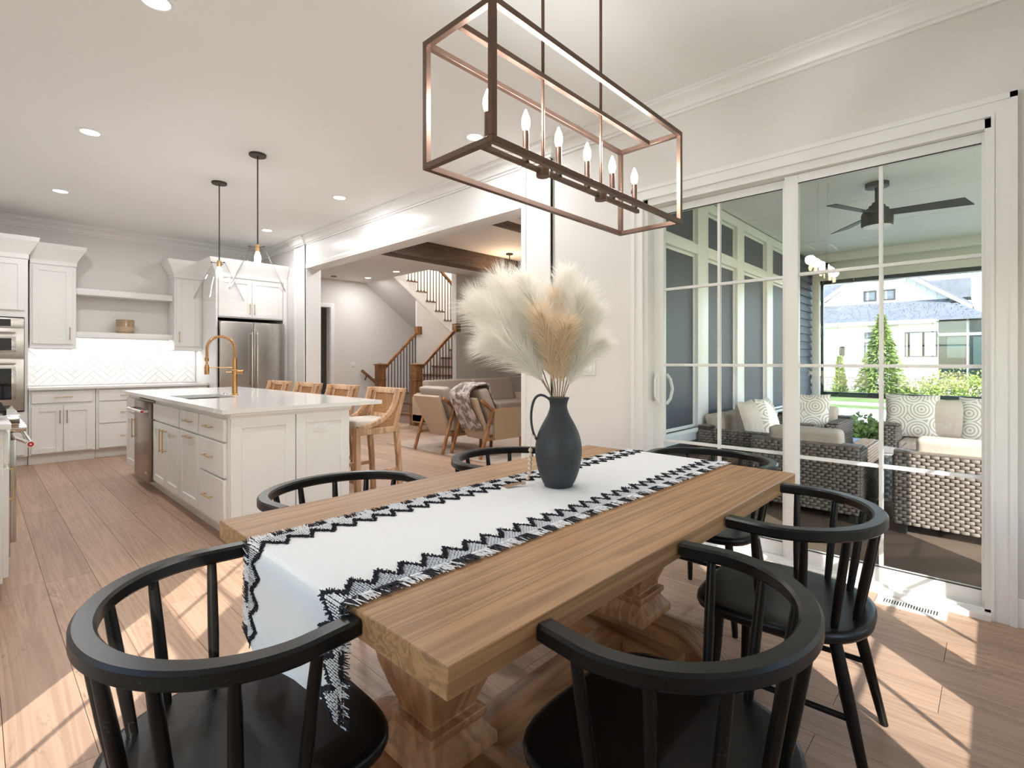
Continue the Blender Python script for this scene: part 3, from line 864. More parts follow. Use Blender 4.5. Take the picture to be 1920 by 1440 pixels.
# left-hand run: cabinet end, range, cabinets beyond
t = thing('base_cabinet', 'white cabinet end at the left frame edge with a gold pull', 'cabinet', (-0.2, 3.9, 0))
build(MB().box(-0.535, 0.10, 3.66, 4.150, 0.10, 0.884), 'body', M['cab'], t, bevel=0.002, seg=1)
build(MB().box(-0.535, 0.02, 3.68, 4.150, 0.0, 0.10), 'toe_kick', M['cab'], t, smooth=False)
front(t, 'drawer', 'x', 0.10, 1, 3.68, 4.13, 0.70, 0.86, shaker=False, th=0.022)
d = front(t, 'door', 'x', 0.10, 1, 3.68, 4.13, 0.12, 0.685, th=0.022); pull(d, 'x', 0.122, 1, 4.08, 0.53, 0.20, True, stand=0.032)
o = build(MB().box(-0.535, 0.130, 3.635, 4.158, 0.885, 0.914), 'countertop', M['quartz'], None, bevel=0.002)
tag(o, 'short white quartz worktop beside the range at the left edge', 'countertop')
t = thing('range', 'stainless steel range with a round red badge on its handle', 'range', (-0.18, 4.62, 0))
build(MB().box(-0.53, 0.145, 4.165, 5.075, 0.09, 0.90), 'body', M['steel'], t, bevel=0.004)
build(MB().box(-0.53, 0.185, 4.165, 5.075, 0.86, 0.918), 'cooktop', M['chrome'], t, bevel=0.006)
build(MB().box(-0.53, 0.05, 4.2, 5.04, 0.0, 0.09), 'plinth', M['darkgap'], t, smooth=False)
d = build(MB().box(0.145, 0.170, 4.175, 5.065, 0.17, 0.77), 'oven_door', M['steel'], t, bevel=0.004)
h = MB(); h.cyl((0.232, 4.20, 0.735), (0.232, 5.03, 0.735), 0.017, n=14)
for yy in (4.26, 4.97): h.tube([(0.165, yy, 0.775), (0.20, yy, 0.755), (0.232, yy, 0.735)], 0.012, 8)
hd = build(h, 'door_handle', M['chrome'], d)
mb = MB(); mb.cyl((0.232, 4.198, 0.735), (0.232, 4.190, 0.735), 0.020, n=20)
build(mb, 'handle_cap', M['white'], t)
build(MB().cyl((0.232, 4.190, 0.735), (0.232, 4.188, 0.735), 0.0145, n=20), 'round_badge', M['red'], t, label='red round badge with a white mark')
build(MB().box(0.228, 0.236, 4.186, 4.188, 0.731, 0.739), 'badge_mark', M['white'], t, smooth=False)
for k in range(6):
    kb = MB(); yy = 4.25 + k*0.148
    kb.cyl((0.185, yy, 0.83), (0.215, yy, 0.83), 0.022, 0.020, n=14); kb.cyl((0.146, yy, 0.83), (0.186, yy, 0.83), 0.026, n=14)
    build(kb, 'control_knob', M['chrome'], t)
for k in range(3):
    gm = MB(); y0 = 4.20 + k*0.285
    for q in range(4):
        gm.box(-0.48, 0.13, y0+0.02+q*0.08, y0+0.032+q*0.08, 0.934, 0.946)
    for xx in (-0.48, -0.18, 0.118): gm.box(xx, xx+0.012, y0+0.02, y0+0.27, 0.918, 0.94)
    build(gm, 'grate', M['iron'], t, smooth=False)
t = thing('base_cabinet', 'white base cabinets beyond the range towards the oven tower', 'cabinet', (-0.2, 6.2, 0))
build(MB().box(-0.535, 0.10, 5.085, 7.5, 0.0, 0.884), 'body', M['cab'], t, bevel=0.002, seg=1)
for k in range(4):
    y0 = 5.11 + k*0.595
    d = front(t, 'door', 'x', 0.10, 1, y0, y0+0.57, 0.12, 0.685); d = front(t, 'drawer', 'x', 0.10, 1, y0, y0+0.57, 0.70, 0.86, shaker=False)
o = build(MB().box(-0.535, 0.128, 5.082, 7.52, 0.885, 0.914), 'countertop', M['quartz'], None, bevel=0.002)
tag(o, 'white quartz worktop beyond the range on the left wall', 'countertop')

# ---------------------------------------------------------------- island
IX = 1.165
t = thing('kitchen_island', 'white kitchen island with drawers, doors and panelled end', 'kitchen island', (1.7, 5.3, 0))
mb = MB()
mb.box(IX, 2.03, 3.705, 4.85, 0.10, 0.884); mb.box(IX, 2.03, 4.85, 5.56, 0.10, 0.64); mb.box(IX, 1.2, 4.85, 5.56, 0.64, 0.884); mb.box(1.68, 2.03, 4.85, 5.56, 0.64, 0.884)
mb.box(IX, 2.03, 5.56, 5.70, 0.10, 0.884); mb.box(1.20, 2.03, 5.70, 6.352, 0.10, 0.884); mb.box(IX, 2.03, 6.352, 6.90, 0.10, 0.884)
mb.box(IX+0.07, 2.03, 3.705, 6.90, 0, 0.10)
build(mb, 'body', M['cab'], t, bevel=0.002, seg=1)
# drawer stack
for z0, z1 in ((0.692, 0.845), (0.447, 0.680), (0.128, 0.436)):
    d = front(t, 'drawer', 'x', IX, -1, 3.735, 4.275, z0, z1, shaker=False, th=0.022)
    pull(d, 'x', IX-.022, -1, 4.03, (z0+z1)/2+0.005, 0.17)
d = front(t, 'drawer', 'x', IX, -1, 4.305, 4.79, 0.692, 0.845, shaker=False, th=0.022); pull(d, 'x', IX-.022, -1, 4.52, 0.772, 0.17)
d = front(t, 'door', 'x', IX, -1, 4.305, 4.79, 0.128, 0.680, th=0.022); pull(d, 'x', IX-.022, -1, 4.52, 0.650, 0.17)
front(t, 'false_front', 'x', IX, -1, 4.82, 5.68, 0.692, 0.845, shaker=False, th=0.022)
d = front(t, 'door', 'x', IX, -1, 4.82, 5.248, 0.128, 0.680, th=0.022); pull(d, 'x', IX-.022, -1, 5.20, 0.54, 0.20, True, stand=0.032)
d = front(t, 'door', 'x', IX, -1, 5.252, 5.68, 0.128, 0.680, th=0.022); pull(d, 'x', IX-.022, -1, 5.30, 0.54, 0.20, True, stand=0.032)
d = front(t, 'drawer', 'x', IX, -1, 6.375, 6.88, 0.692, 0.845, shaker=False, th=0.022)
d = front(t, 'door', 'x', IX, -1, 6.375, 6.88, 0.128, 0.680, th=0.022); pull(d, 'x', IX-.022, -1, 6.43, 0.55, 0.20, True, stand=0.032)
build(MB().box(IX+0.055, IX+0.07, 3.71, 6.88, 0, 0.098), 'toe_kick', M['cab'], t, smooth=False)
# panelled end facing the dining table
d = front(t, 'end_panel', 'y', 3.705, -1, 1.170, 1.605, 0.10, 0.850, th=0.020, rail=0.07)
d = front(t, 'end_panel', 'y', 3.705, -1, 1.610, 2.03, 0.10, 0.850, th=0.020, rail=0.07)
build(MB().box(1.160, 2.045, 3.69, 3.705, 0.0, 0.10), 'end_base', M['cab'], t, bevel=0.002)
build(MB().sweep([(1.165, 3.690, 0.848), (2.04, 3.690, 0.848)], [(0, 0), (0.004, 0), (0.010, 0.012), (0.022, 0.022), (0.022, 0.034), (0, 0.034)]), 'cove', M['cab'], t)
outlet('wall_outlet', 'white horizontal outlet on the end panel of the kitchen island', 'y', 3.697, -1, 1.80, 0.735, horiz=True)
# worktop with sink cut-out
mb = MB(); z0, z1 = 0.884, 0.914
sx0, sx1, sy0, sy1 = 1.235, 1.625, 4.88, 5.53
mb.box(1.112, sx0, 3.658, 6.93, z0, z1); mb.box(sx1, 2.307, 3.658, 6.93, z0, z1); mb.box(sx0, sx1, 3.658, sy0, z0, z1); mb.box(sx0, sx1, sy1, 6.93, z0, z1)
o = build(mb, 'island_countertop', M['quartz'], None, smooth=False)
tag(o, 'glossy white quartz top of the kitchen island with overhang', 'countertop')
mb = MB(); e = 0.004
mb.box(sx0-0.006, sx0, sy0, sy1, 0.66, 0.883); mb.box(sx1, sx1+0.006, sy0, sy1, 0.66, 0.883); mb.box(sx0, sx1, sy0-0.006, sy0, 0.66, 0.883); mb.box(sx0, sx1, sy1, sy1+0.006, 0.66, 0.883); mb.box(sx0, sx1, sy0, sy1, 0.655, 0.662)
t = thing('sink', 'undermount sink set into the island worktop', 'sink', ((sx0+sx1)/2, (sy0+sy1)/2, 0.66))
build(mb, 'basin', M['steel_dk'], t, smooth=False)
build(MB().lathe([(0.045, 0), (0.045, 0.004), (0.03, 0.005)], (1.43, 5.2, 0.662), 20), 'drain', M['chrome'], t)
# dishwasher
t = thing('dishwasher', 'stainless steel dishwasher built into the island', 'dishwasher', (1.3, 6.03, 0))
build(MB().box(1.155, 1.195, 5.705, 6.347, 0.10, 0.860), 'body', M['steel_dk'], t, smooth=False)
d = build(MB().box(1.118, 1.155, 5.708, 6.344, 0.105, 0.845), 'dishwasher_door', plain('dishwasher_steel', (0.34, 0.27, 0.23), 0.24, metal=1.0), t, bevel=0.003)
h = MB(); h.cyl((1.065, 5.725, 0.765), (1.065, 6.325, 0.765), 0.013, n=12)
for yy in (5.75, 6.30): h.box(1.06, 1.12, yy-0.012, yy+0.012, 0.755, 0.775)
build(h, 'door_handle', M['chrome'], d)
build(MB().cyl((1.065, 5.725, 0.765), (1.065, 5.717, 0.765), 0.017, n=16), 'handle_cap', M['white'], t)
build(MB().cyl((1.065, 5.717, 0.765), (1.065, 5.715, 0.765), 0.012, n=16), 'round_badge', M['red'], t, label='red round badge on the handle end')
build(MB().box(1.116, 1.118, 5.78, 5.87, 0.165, 0.195), 'name_plate', M['chrome'], t, smooth=False)
# faucet
t = thing('faucet', 'brass spring-neck pull-down faucet on the island', 'faucet', (1.685, 5.19, 0.914))
fx, fy = 1.685, 5.19
build(MB().lathe([(0.031, 0), (0.031, 0.006), (0.024, 0.012), (0.022, 0.20), (0.026, 0.205), (0.026, 0.235), (0.021, 0.24), (0.020, 0.34), (0.015, 0.36)], (fx, fy, 0.914), 24), 'body', M['gold'], t)
mb = MB(); mb.cyl((fx, fy, 1.132), (fx+0.05, fy-0.035, 1.132), 0.017, n=14); mb.cyl((fx+0.05, fy-0.035, 1.132), (fx+0.062, fy-0.043, 1.132), 0.021, n=14)
mb.cyl((fx, fy, 1.132), (fx-0.075, fy, 1.132), 0.004, n=8)
build(mb, 'lever', M['gold'], t)
arc = []
for i in range(41):
    a = math.pi*i/40
    arc.append(Vector((fx-0.116 + 0.116*math.cos(a), fy, 1.345 + 0.115*math.sin(a))))
arc = [Vector((fx, fy, 1.26)), Vector((fx, fy, 1.30))] + arc + [Vector((fx-0.232, fy, 1.30)), Vector((fx-0.233, fy, 1.26))]
build(MB().tube(arc, 0.0085, 10), 'hose', M['gold'], t)
# coil spring round the hose
def along(pts, s):
    acc = 0
    for a, b in zip(pts, pts[1:]):
        l = (b-a).length
        if acc + l >= s: return a + (b-a)*((s-acc)/l), (b-a).normalized()
        acc += l
    return pts[-1], (pts[-1]-pts[-2]).normalized()
tot = sum((b-a).length for a, b in zip(arc, arc[1:]))
hel = []; turns = 38
for i in range(turns*9+1):
    p, tg = along(arc, tot*i/(turns*9)); u = Vector((0, 1, 0)); w = tg.cross(u)
    a = 2*math.pi*i/9
    hel.append(p + (u*math.cos(a) + w*math.sin(a))*0.0145)
build(MB().tube(hel, 0.0026, 5), 'spring', M['gold'], t)
mb = MB(); nx = fx-0.234
mb.cyl((nx, fy, 1.262), (nx, fy, 1.235), 0.017, n=16); mb.cyl((nx, fy, 1.235), (nx, fy, 1.205), 0.009, n=12)
mb.lathe([(0.012, 0), (0.017, -0.01), (0.020, -0.045), (0.020, -0.085), (0.017, -0.092)], (nx, fy, 1.205), 18)
build(mb, 'spray_head', M['gold'], t)
mb = MB(); mb.cyl((fx, fy, 1.175), (nx, fy, 1.175), 0.0042, n=8); mb.tube([(nx+0.024*math.cos(a), fy+0.024*math.sin(a), 1.175) for a in [k*math.pi/8 for k in range(17)]], 0.003, 6)
build(mb, 'support_arm', M['gold'], t)
t = thing('air_switch', 'small brass button on the island beside the sink', 'button', (1.675, 5.42, 0.914))
build(MB().lathe([(0.02, 0), (0.02, 0.006), (0.014, 0.010), (0.012, 0.014)], (1.675, 5.42, 0.914), 18), 'button', M['chrome'], t)

# pendants over the island
def pendant(y, label):
    x = 1.712
    t = thing('pendant_light', label, 'pendant', (x, y, ZC), 'island pendants')
    build(MB().lathe([(0.068, -0.018), (0.070, -0.012), (0.070, 0)], (x, y, ZC), 32), 'canopy', M['darkbronze'], t)
    build(MB().cyl((x, y, 2.26), (x, y, ZC-0.015), 0.0055, n=10), 'rod', M['darkbronze'], t)
    build(MB().lathe([(0.008, 0.055), (0.020, 0.05), (0.022, 0.0), (0.019, -0.01)], (x, y, 2.205), 20), 'socket', M['brass'], t)
    # open glass cone with a thickness
    pr = [(0.058, 2.235), (0.060, 2.23), (0.222, 1.872), (0.228, 1.858), (0.224, 1.857), (0.218, 1.872), (0.055, 2.228), (0.054, 2.235), (0.058, 2.235)]
    build(MB().lathe([(r, z) for r, z in pr], (x, y, 0), 48, False, False), 'shade', M['clear'], t)
    mb = MB()
    for k in range(3):
        a = 2*math.pi*k/3 + 0.9
        mb.cyl((x+0.02*math.cos(a), y+0.02*math.sin(a), 2.232), (x+0.070*math.cos(a), y+0.070*math.sin(a), 2.232), 0.003, n=6)
        mb.cyl((x+0.062*math.cos(a), y+0.062*math.sin(a), 2.232), (x+0.074*math.cos(a), y+0.074*math.sin(a), 2.232), 0.007, n=8)
    build(mb, 'thumbscrew', M['darkbronze'], t)
    b = build(MB().lathe([(0.010, 0.0), (0.016, -0.012), (0.026, -0.045), (0.028, -0.065), (0.022, -0.088), (0.008, -0.10)], (x, y, 2.196), 20), 'light_bulb', M['bulbw'], t)
    l = bpy.data.lights.new('pendant_lamp', 'POINT'); l.energy = PENDANT_W; l.color = (1, 0.97, 0.92); l.shadow_soft_size = 0.03
    o = link(bpy.data.objects.new('pendant_lamp', l)); o.parent = t; o.location = (0, 0, 2.06-ZC)
pendant(4.70, 'clear glass cone pendant, nearer of the two above the island')
pendant(5.72, 'clear glass cone pendant, farther of the two above the island')

# recessed ceiling lights
def can(x, y, label, z=ZC, w=None, group='recessed ceiling lights'):
    t = thing('recessed_light', label, 'ceiling light', (x, y, z), group)
    build(MB().lathe([(0.062, -0.004), (0.070, -0.007), (0.090, -0.004), (0.093, 0.0), (0.062, 0.0)], (x, y, z), 36, False, False), 'trim_ring', M['white'], t)
    build(MB().lathe([(0.062, -0.002), (0.062, -0.0005)], (x, y, z), 32), 'lens', M['lens'], t)
    l = bpy.data.lights.new('downlight', 'AREA'); l.shape = 'DISK'; l.size = 0.12; l.energy = CAN_W if w is None else w; l.color = (0.98, 0.985, 1.0)
    o = link(bpy.data.objects.new('downlight', l)); o.parent = t; o.location = (0, 0, -0.010)
can(0.632, 3.078, 'round recessed ceiling light cut by the top left frame edge')
can(0.632, 5.21, 'round recessed ceiling light above the kitchen aisle left of the pendants')
can(0.632, 7.24, 'round recessed ceiling light nearest the oven tower')
can(2.79, 5.28, 'round recessed ceiling light right of the nearer pendant rod')
can(2.79, 7.32, 'round recessed ceiling light in front of the refrigerator')
can(2.79, 3.058, 'round recessed ceiling light seen through the dining chandelier frame')

# ================================================================ STOOLS
def lattice(mb, poly, to3, pitch, w, th, normal):
    """strips of a woven web clipped to polygon poly (2-D); to3 maps (a,b,offset) to 3-D"""
    amin, amax = min(p[0] for p in poly), max(p[0] for p in poly)
    bmin, bmax = min(p[1] for p in poly), max(p[1] for p in poly)
    n = int((amax-amin)/pitch)
    for i in range(n):
        a = amin + (i+0.5)*pitch
        q = clipbox(list(poly), a-w/2, a+w/2, bmin, bmax)
        if len(q) > 2:
            k = len(q); o = len(mb.v)
            mb.v += [to3(x_, y_, th/2) for x_, y_ in q] + [to3(x_, y_, -th/2) for x_, y_ in q]
            mb.f.append(tuple(o+j for j in range(k))); mb.f.append(tuple(o+k+j for j in reversed(range(k))))
            for j in range(k): mb.f.append((o+j, o+(j+1) % k, o+k+(j+1) % k, o+k+j))
    n = int((bmax-bmin)/pitch)
    for i in range(n):
        b = bmin + (i+0.5)*pitch
        q = clipbox(list(poly), amin, amax, b-w/2, b+w/2)
        if len(q) > 2:
            k = len(q); o = len(mb.v)
            mb.v += [to3(x_, y_, th*0.9) for x_, y_ in q] + [to3(x_, y_, 0) for x_, y_ in q]
            mb.f.append(tuple(o+j for j in range(k))); mb.f.append(tuple(o+k+j for j in reversed(range(k))))
            for j in range(k): mb.f.append((o+j, o+(j+1) % k, o+k+(j+1) % k, o+k+j))

def make_stool(label):
    # local frame: sitter looks to -x (towards the island); y is the width
    t = thing('counter_stool', label, 'stool', (0, 0, 0), 'counter stools at the island')
    hw = 0.255
    fxx = -0.235          # front
    def rearx(z): return 0.165 + max(0, z-0.60)*0.29
    # legs
    for s in (-1, 1):
        y = s*(hw-0.024)
        build(MB().bar((fxx+0.022, y, 0.60), (fxx+0.030, y, 0), 0.046, 0.044, (1, 0, 0)), 'leg', M['stool'], t, bevel=0.004, seg=1)
        mb = MB(); mb.bar((rearx(0.66)-0.005, y, 0.66), (0.20, y, 0.40), 0.045, 0.046, (1, 0, 0)); mb.bar((0.20, y, 0.41), (0.225, y, 0), 0.045, 0.042, (1, 0, 0))
        build(mb, 'leg', M['stool'], t, bevel=0.003, seg=1)
    # apron + stretchers
    mb = MB()
    mb.box(fxx, fxx+0.04, -hw, hw, 0.595, 0.665); mb.box(0.15, 0.185, -hw+0.03, hw-0.03, 0.595, 0.655)
    for s in (-1, 1): mb.box(fxx+0.02, 0.19, s*hw, s*(hw-0.04), 0.598, 0.650)
    build(mb, 'apron', M['stool'], t, bevel=0.004, seg=1)
    mb = MB(); mb.bar((fxx+0.03, -hw+0.03, 0.20), (fxx+0.03, hw-0.03, 0.20), 0.03, 0.04)
    for s in (-1, 1): mb.bar((fxx+0.03, s*(hw-0.024), 0.26), (0.21, s*(hw-0.024), 0.26), 0.025, 0.035)
    build(mb, 'stretcher', M['stool'], t, bevel=0.003, seg=1)
    build(MB().box(fxx+0.015, 0.185, -hw+0.042, hw-0.042, 0.64, 0.715), 'seat_cushion', M['cream'], t, bevel=0.022, seg=3)
    # curved side frames
    ztop = 0.985
    def curve(u):   # u 0..1 from the front of the seat to the top of the back: inner edge of the sweeping side rail
        P0, P1, P2, P3 = Vector((fxx+0.02, 0, 0.675)), Vector((0.02, 0, 0.70)), Vector((0.13, 0, 0.76)), Vector((rearx(ztop)-0.105, 0, ztop))
        return P0*(1-u)**3 + P1*3*u*(1-u)**2 + P2*3*u*u*(1-u) + P3*u**3
    crv = [curve(k/14) for k in range(15)]
    for s in (-1, 1):
        y0, y1 = s*hw, s*(hw-0.036)
        fr = MB()
        # sweeping rail: quad strip of width 0.04 along the curve
        for k in range(14):
            a, b = crv[k], crv[k+1]
            def nrm(i):
                t_ = (crv[min(i+1, 14)]-crv[max(i-1, 0)]).normalized(); return Vector((t_.z, 0, -t_.x))
            n0, n1 = nrm(k)*0.040, nrm(k+1)*0.040
            vs = []
            for yy in (y0, y1):
                vs += [(a.x, yy, a.z), (b.x, yy, b.z), (b.x+n1.x, yy, b.z+n1.z), (a.x+n0.x, yy, a.z+n0.z)]
            fr.add(vs, [(0,1,2,3),(7,6,5,4),(0,4,5,1),(3,2,6,7),(0,3,7,4),(1,5,6,2)])
        # rear post and top
        fr.add([(rearx(0.62)-0.044, y0, 0.62), (rearx(0.62), y0, 0.62), (rearx(ztop), y0, ztop), (rearx(ztop)-0.040, y0, ztop),
                (rearx(0.62)-0.044, y1, 0.62), (rearx(0.62), y1, 0.62), (rearx(ztop), y1, ztop), (rearx(ztop)-0.040, y1, ztop)],
               [(0,1,2,3),(7,6,5,4),(0,4,5,1),(1,5,6,2),(2,6,7,3),(3,7,4,0)])
        fr.box(rearx(ztop)-0.108, rearx(ztop)-0.02, y0, y1, ztop-0.034, ztop)
        build(fr, 'side_frame', M['stool'], t, bevel=0.003, seg=1, ang=30)
        poly = [(fxx+0.05, 0.655)]
        for k in range(1, 15):
            t_ = (crv[min(k+1, 14)]-crv[k-1]).normalized()
            poly.append((crv[k].x + t_.z*0.03, crv[k].z - t_.x*0.03))
        poly += [(rearx(ztop)-0.03, ztop-0.02), (rearx(0.655)-0.03, 0.655)]
        # lattice on the (concave) side: clip per convex slice
        wb = MB(); ym = s*(hw-0.018)
        def edge(z):     # front x of the web at height z
            best = None
            for k in range(14):
                a, b = crv[k], crv[k+1]
                if a.z <= z <= b.z:
                    f = (z-a.z)/max(1e-6, b.z-a.z); best = a.x + (b.x-a.x)*f
            return (best if best is not None else crv[0].x) + 0.012
        def edgez(x):
            for k in range(14):
                a, b = crv[k], crv[k+1]
                if a.x <= x <= b.x:
                    f = (x-a.x)/max(1e-6, b.x-a.x); return a.z + (b.z-a.z)*f - 0.012
            return ztop-0.02 if x > crv[-1].x else 0.68
        pitch, w = 0.0150, 0.0080
        z = 0.652
        while z < ztop-0.02:
            xa, xb = edge(z), rearx(z)-0.03
            if xb - xa > 0.01: wb.box(xa, xb, ym-0.0015, ym+0.0015, z-w/2, z+w/2)
            z += pitch
        x = fxx+0.05
        while x < rearx(ztop)-0.03:
            zlo = 0.648 if x < rearx(0.65)-0.03 else 0.60+(x+0.03-0.165)/0.29
            zhi = edgez(x)
            if zhi - zlo > 0.01: wb.box(x-w/2, x+w/2, ym-0.0022, ym+0.0022, zlo, zhi)
            x += pitch
        build(wb, 'cane_panel', M['cane'], t, smooth=False, kind='stuff')
    # back
    bf = MB()
    yb = hw-0.036
    def sl(z0, z1, ya, yb_, d0, d1):
        vs = []
        for yy in (ya, yb_):
            vs += [(rearx(z0)-d0, yy, z0), (rearx(z0)-d1, yy, z0), (rearx(z1)-d1, yy, z1), (rearx(z1)-d0, yy, z1)]
        bf.add(vs, [(0,1,2,3),(7,6,5,4),(0,4,5,1),(1,5,6,2),(2,6,7,3),(3,7,4,0)])
    sl(0.935, ztop, -yb, yb, 0.038, 0.0); sl(0.70, 0.75, -yb, yb, 0.036, 0.002)
    sl(0.70, ztop, -yb, -yb+0.035, 0.036, 0.002); sl(0.70, ztop, yb-0.035, yb, 0.036, 0.002)
    build(bf, 'back_frame', M['stool'], t, bevel=0.003, seg=1)
    wb = MB()
    z = 0.755
    while z < 0.932:
        wb.box(rearx(z)-0.021, rearx(z)-0.018, -yb+0.03, yb-0.03, z-0.0042, z+0.0042); z += 0.0165
    y = -yb+0.04
    while y < yb-0.03:
        wb.bar((rearx(0.75)-0.0195, y, 0.75), (rearx(0.935)-0.0195, y, 0.935), 0.0075, 0.004, (1, 0, 0)); y += 0.0165
    build(wb, 'cane_panel', M['cane'], t, smooth=False, kind='stuff')
    return t
s0 = make_stool('cane-backed counter stool nearest the dining table, seat tucked under island')
s0.location = (2.450, 4.165, 0)
for y, lb in ((4.985, 'cane-backed counter stool second from the dining table, along the island'), (5.79, 'cane-backed counter stool third from the dining table, along the island'), (6.60, 'cane-backed counter stool farthest from the dining table, near the refrigerator')):
    dup(s0, (2.450, y, 0), 0, lb)

# ================================================================ DINING CHANDELIER
cx0, cx1, cy0, cy1, cz0, cz1 = 0.950, 2.090, 0.972, 1.280, 1.820, 2.215
cym = (cy0+cy1)/2
t = thing('dining_chandelier', 'dark bronze open-frame linear chandelier with six candle bulbs above the table', 'chandelier', (1.52, cym, cz1))
b = 0.0185
def rod(name, x0, x1, y0, y1, z0, z1, par=t):
    return build(MB().box(x0, x1, y0, y1, z0, z1), name, M['bronze'], par, bevel=0.001, seg=1)
for z in (cz0, cz1-b):
    for y in (cy0, cy1-b): rod('frame_bar', cx0, cx1, y, y+b, z, z+b)
    for x in (cx0, cx1-b): rod('frame_bar', x, x+b, cy0+b, cy1-b, z, z+b)
for x in (cx0, cx1-b):
    for y in (cy0, cy1-b): rod('frame_post', x, x+b, y, y+b, cz0+b, cz1-b)
rod('top_rail', cx0+b, cx1-b, cym-b/2, cym+b/2, cz1-b, cz1)
rod('candle_bar', 1.055, 1.985, cym-0.008, cym+0.008, 1.874, 1.890)
for x in (1.343, 1.697):
    mb = MB(); mb.cyl((x, cym, 1.888), (x, cym, cz1-b), 0.0058, n=10); mb.cyl((x, cym, cz1), (x, cym, ZC-0.02), 0.0058, n=10)
    build(mb, 'stem', M['bronze'], t)
    build(MB().lathe([(0.022, 0), (0.0235, 0.002), (0.0235, 0.034), (0.021, 0.036)], (x, cym, 1.864), 24), 'hub', M['bronze'], t)
build(MB().box(1.22, 1.82, cym-0.06, cym+0.06, ZC-0.022, ZC), 'canopy', M['bronze'], t, bevel=0.003)
for k in range(6):
    x = 1.080 + 0.175*k
    mb = MB(); mb.cyl((x, cym, 1.889), (x, cym, 1.905), 0.0125, n=14)
    c_ = build(MB().cyl((x, cym, 1.900), (x, cym, 1.992), 0.0108, n=18), 'candle_sleeve', M['bronze'], t)
    build(mb, 'candle_cup', M['darkbronze'], c_)
    build(MB().lathe([(0.0075, 0), (0.0125, 0.012), (0.0150, 0.026), (0.0130, 0.044), (0.007, 0.060), (0.0025, 0.072)], (x, cym, 1.992), 18), 'light_bulb', M['bulb'], c_)
    l = bpy.data.lights.new('candle_lamp', 'POINT'); l.energy = BULB_W; l.color = (0.97, 0.98, 1.0); l.shadow_soft_size = 0.04
    o = link(bpy.data.objects.new('candle_lamp', l)); o.parent = t; o.location = (x-1.52, 0, 2.086-cz1)

# ================================================================ TABLE
TX0, TX1, TY0, TY1, TZ = 0.497, 2.368, 0.607, 1.658, 0.762
t = thing('dining_table', 'long oak trestle dining table with thick top and carved pedestals', 'table', (1.43, 1.13, 0))
build(MB().box(TX0, TX1, TY0, TY1, TZ-0.054, TZ), 'tabletop', M['oak'], t, bevel=0.002, seg=1)
for px in (0.89, 1.94):
    y0 = 1.13
    prof = [(0.130, 0.165), (0.130, 0.195), (0.118, 0.205), (0.098, 0.235), (0.098, 0.243), (0.108, 0.250), (0.108, 0.268), (0.083, 0.276), (0.086, 0.290), (0.105, 0.335), (0.128, 0.40), (0.140, 0.465), (0.137, 0.52), (0.118, 0.565), (0.095, 0.585), (0.095, 0.60), (0.110, 0.61), (0.110, 0.63)]
    prof = [(r*0.92, z) for r, z in prof]
    mb = MB(); o_ = 0
    for r, z in prof:
        mb.v += [(px-r, y0-r, z), (px+r, y0-r, z), (px+r, y0+r, z), (px-r, y0+r, z)]
    for i in range(len(prof)-1):
        for k in range(4):
            k2 = (k+1) % 4
            mb.f.append((i*4+k, i*4+k2, i*4+4+k2, i*4+4+k))
    mb.f.append((3, 2, 1, 0)); n_ = len(prof)*4; mb.f.append((n_-4, n_-3, n_-2, n_-1))
    build(mb, 'pedestal', M['pine'], t, bevel=0.003, seg=1, ang=30)
    mb = MB(); mb.prism([(0.70, 0.63), (0.68, 0.66), (0.68, 0.708), (1.58, 0.708), (1.58, 0.66), (1.56, 0.63)], px-0.045, px+0.045, 'x')
    build(mb, 'cross_beam', M['pine_y'], t, bevel=0.003, seg=1)
    mb = MB(); mb.prism([(0.72, 0.0), (0.72, 0.07), (0.77, 0.105), (0.90, 0.165), (1.36, 0.165), (1.49, 0.105), (1.54, 0.07), (1.54, 0.0)], px-0.065, px+0.065, 'x')
    build(mb, 'foot', M['pine_y'], t, bevel=0.006)
    mb = MB(); mb.box(px-0.16, px+0.16, 0.86, 1.40, 0.04, 0.115)
    build(mb, 'foot_block', M['pine_y'], t, bevel=0.006)
build(MB().box(1.06, 1.77, 1.075, 1.185, 0.045, 0.140), 'stretcher', M['pine_x'], t, bevel=0.006)
mb = MB(); mb.box(0.60, 2.27, 1.10, 1.16, 0.66, 0.708)
build(mb, 'under_rail', M['pine_x'], t, bevel=0.003)
mb = MB()
for yy in (0.80, 1.56):
    mb.prism([(TX0+0.05, 0.708), (TX0+0.06, 0.66), (TX0+0.16, 0.66), (TX0+0.18, 0.708)], yy-0.03, yy+0.03, 'y')
build(mb, 'corner_block', M['pine_y'], t, bevel=0.002)

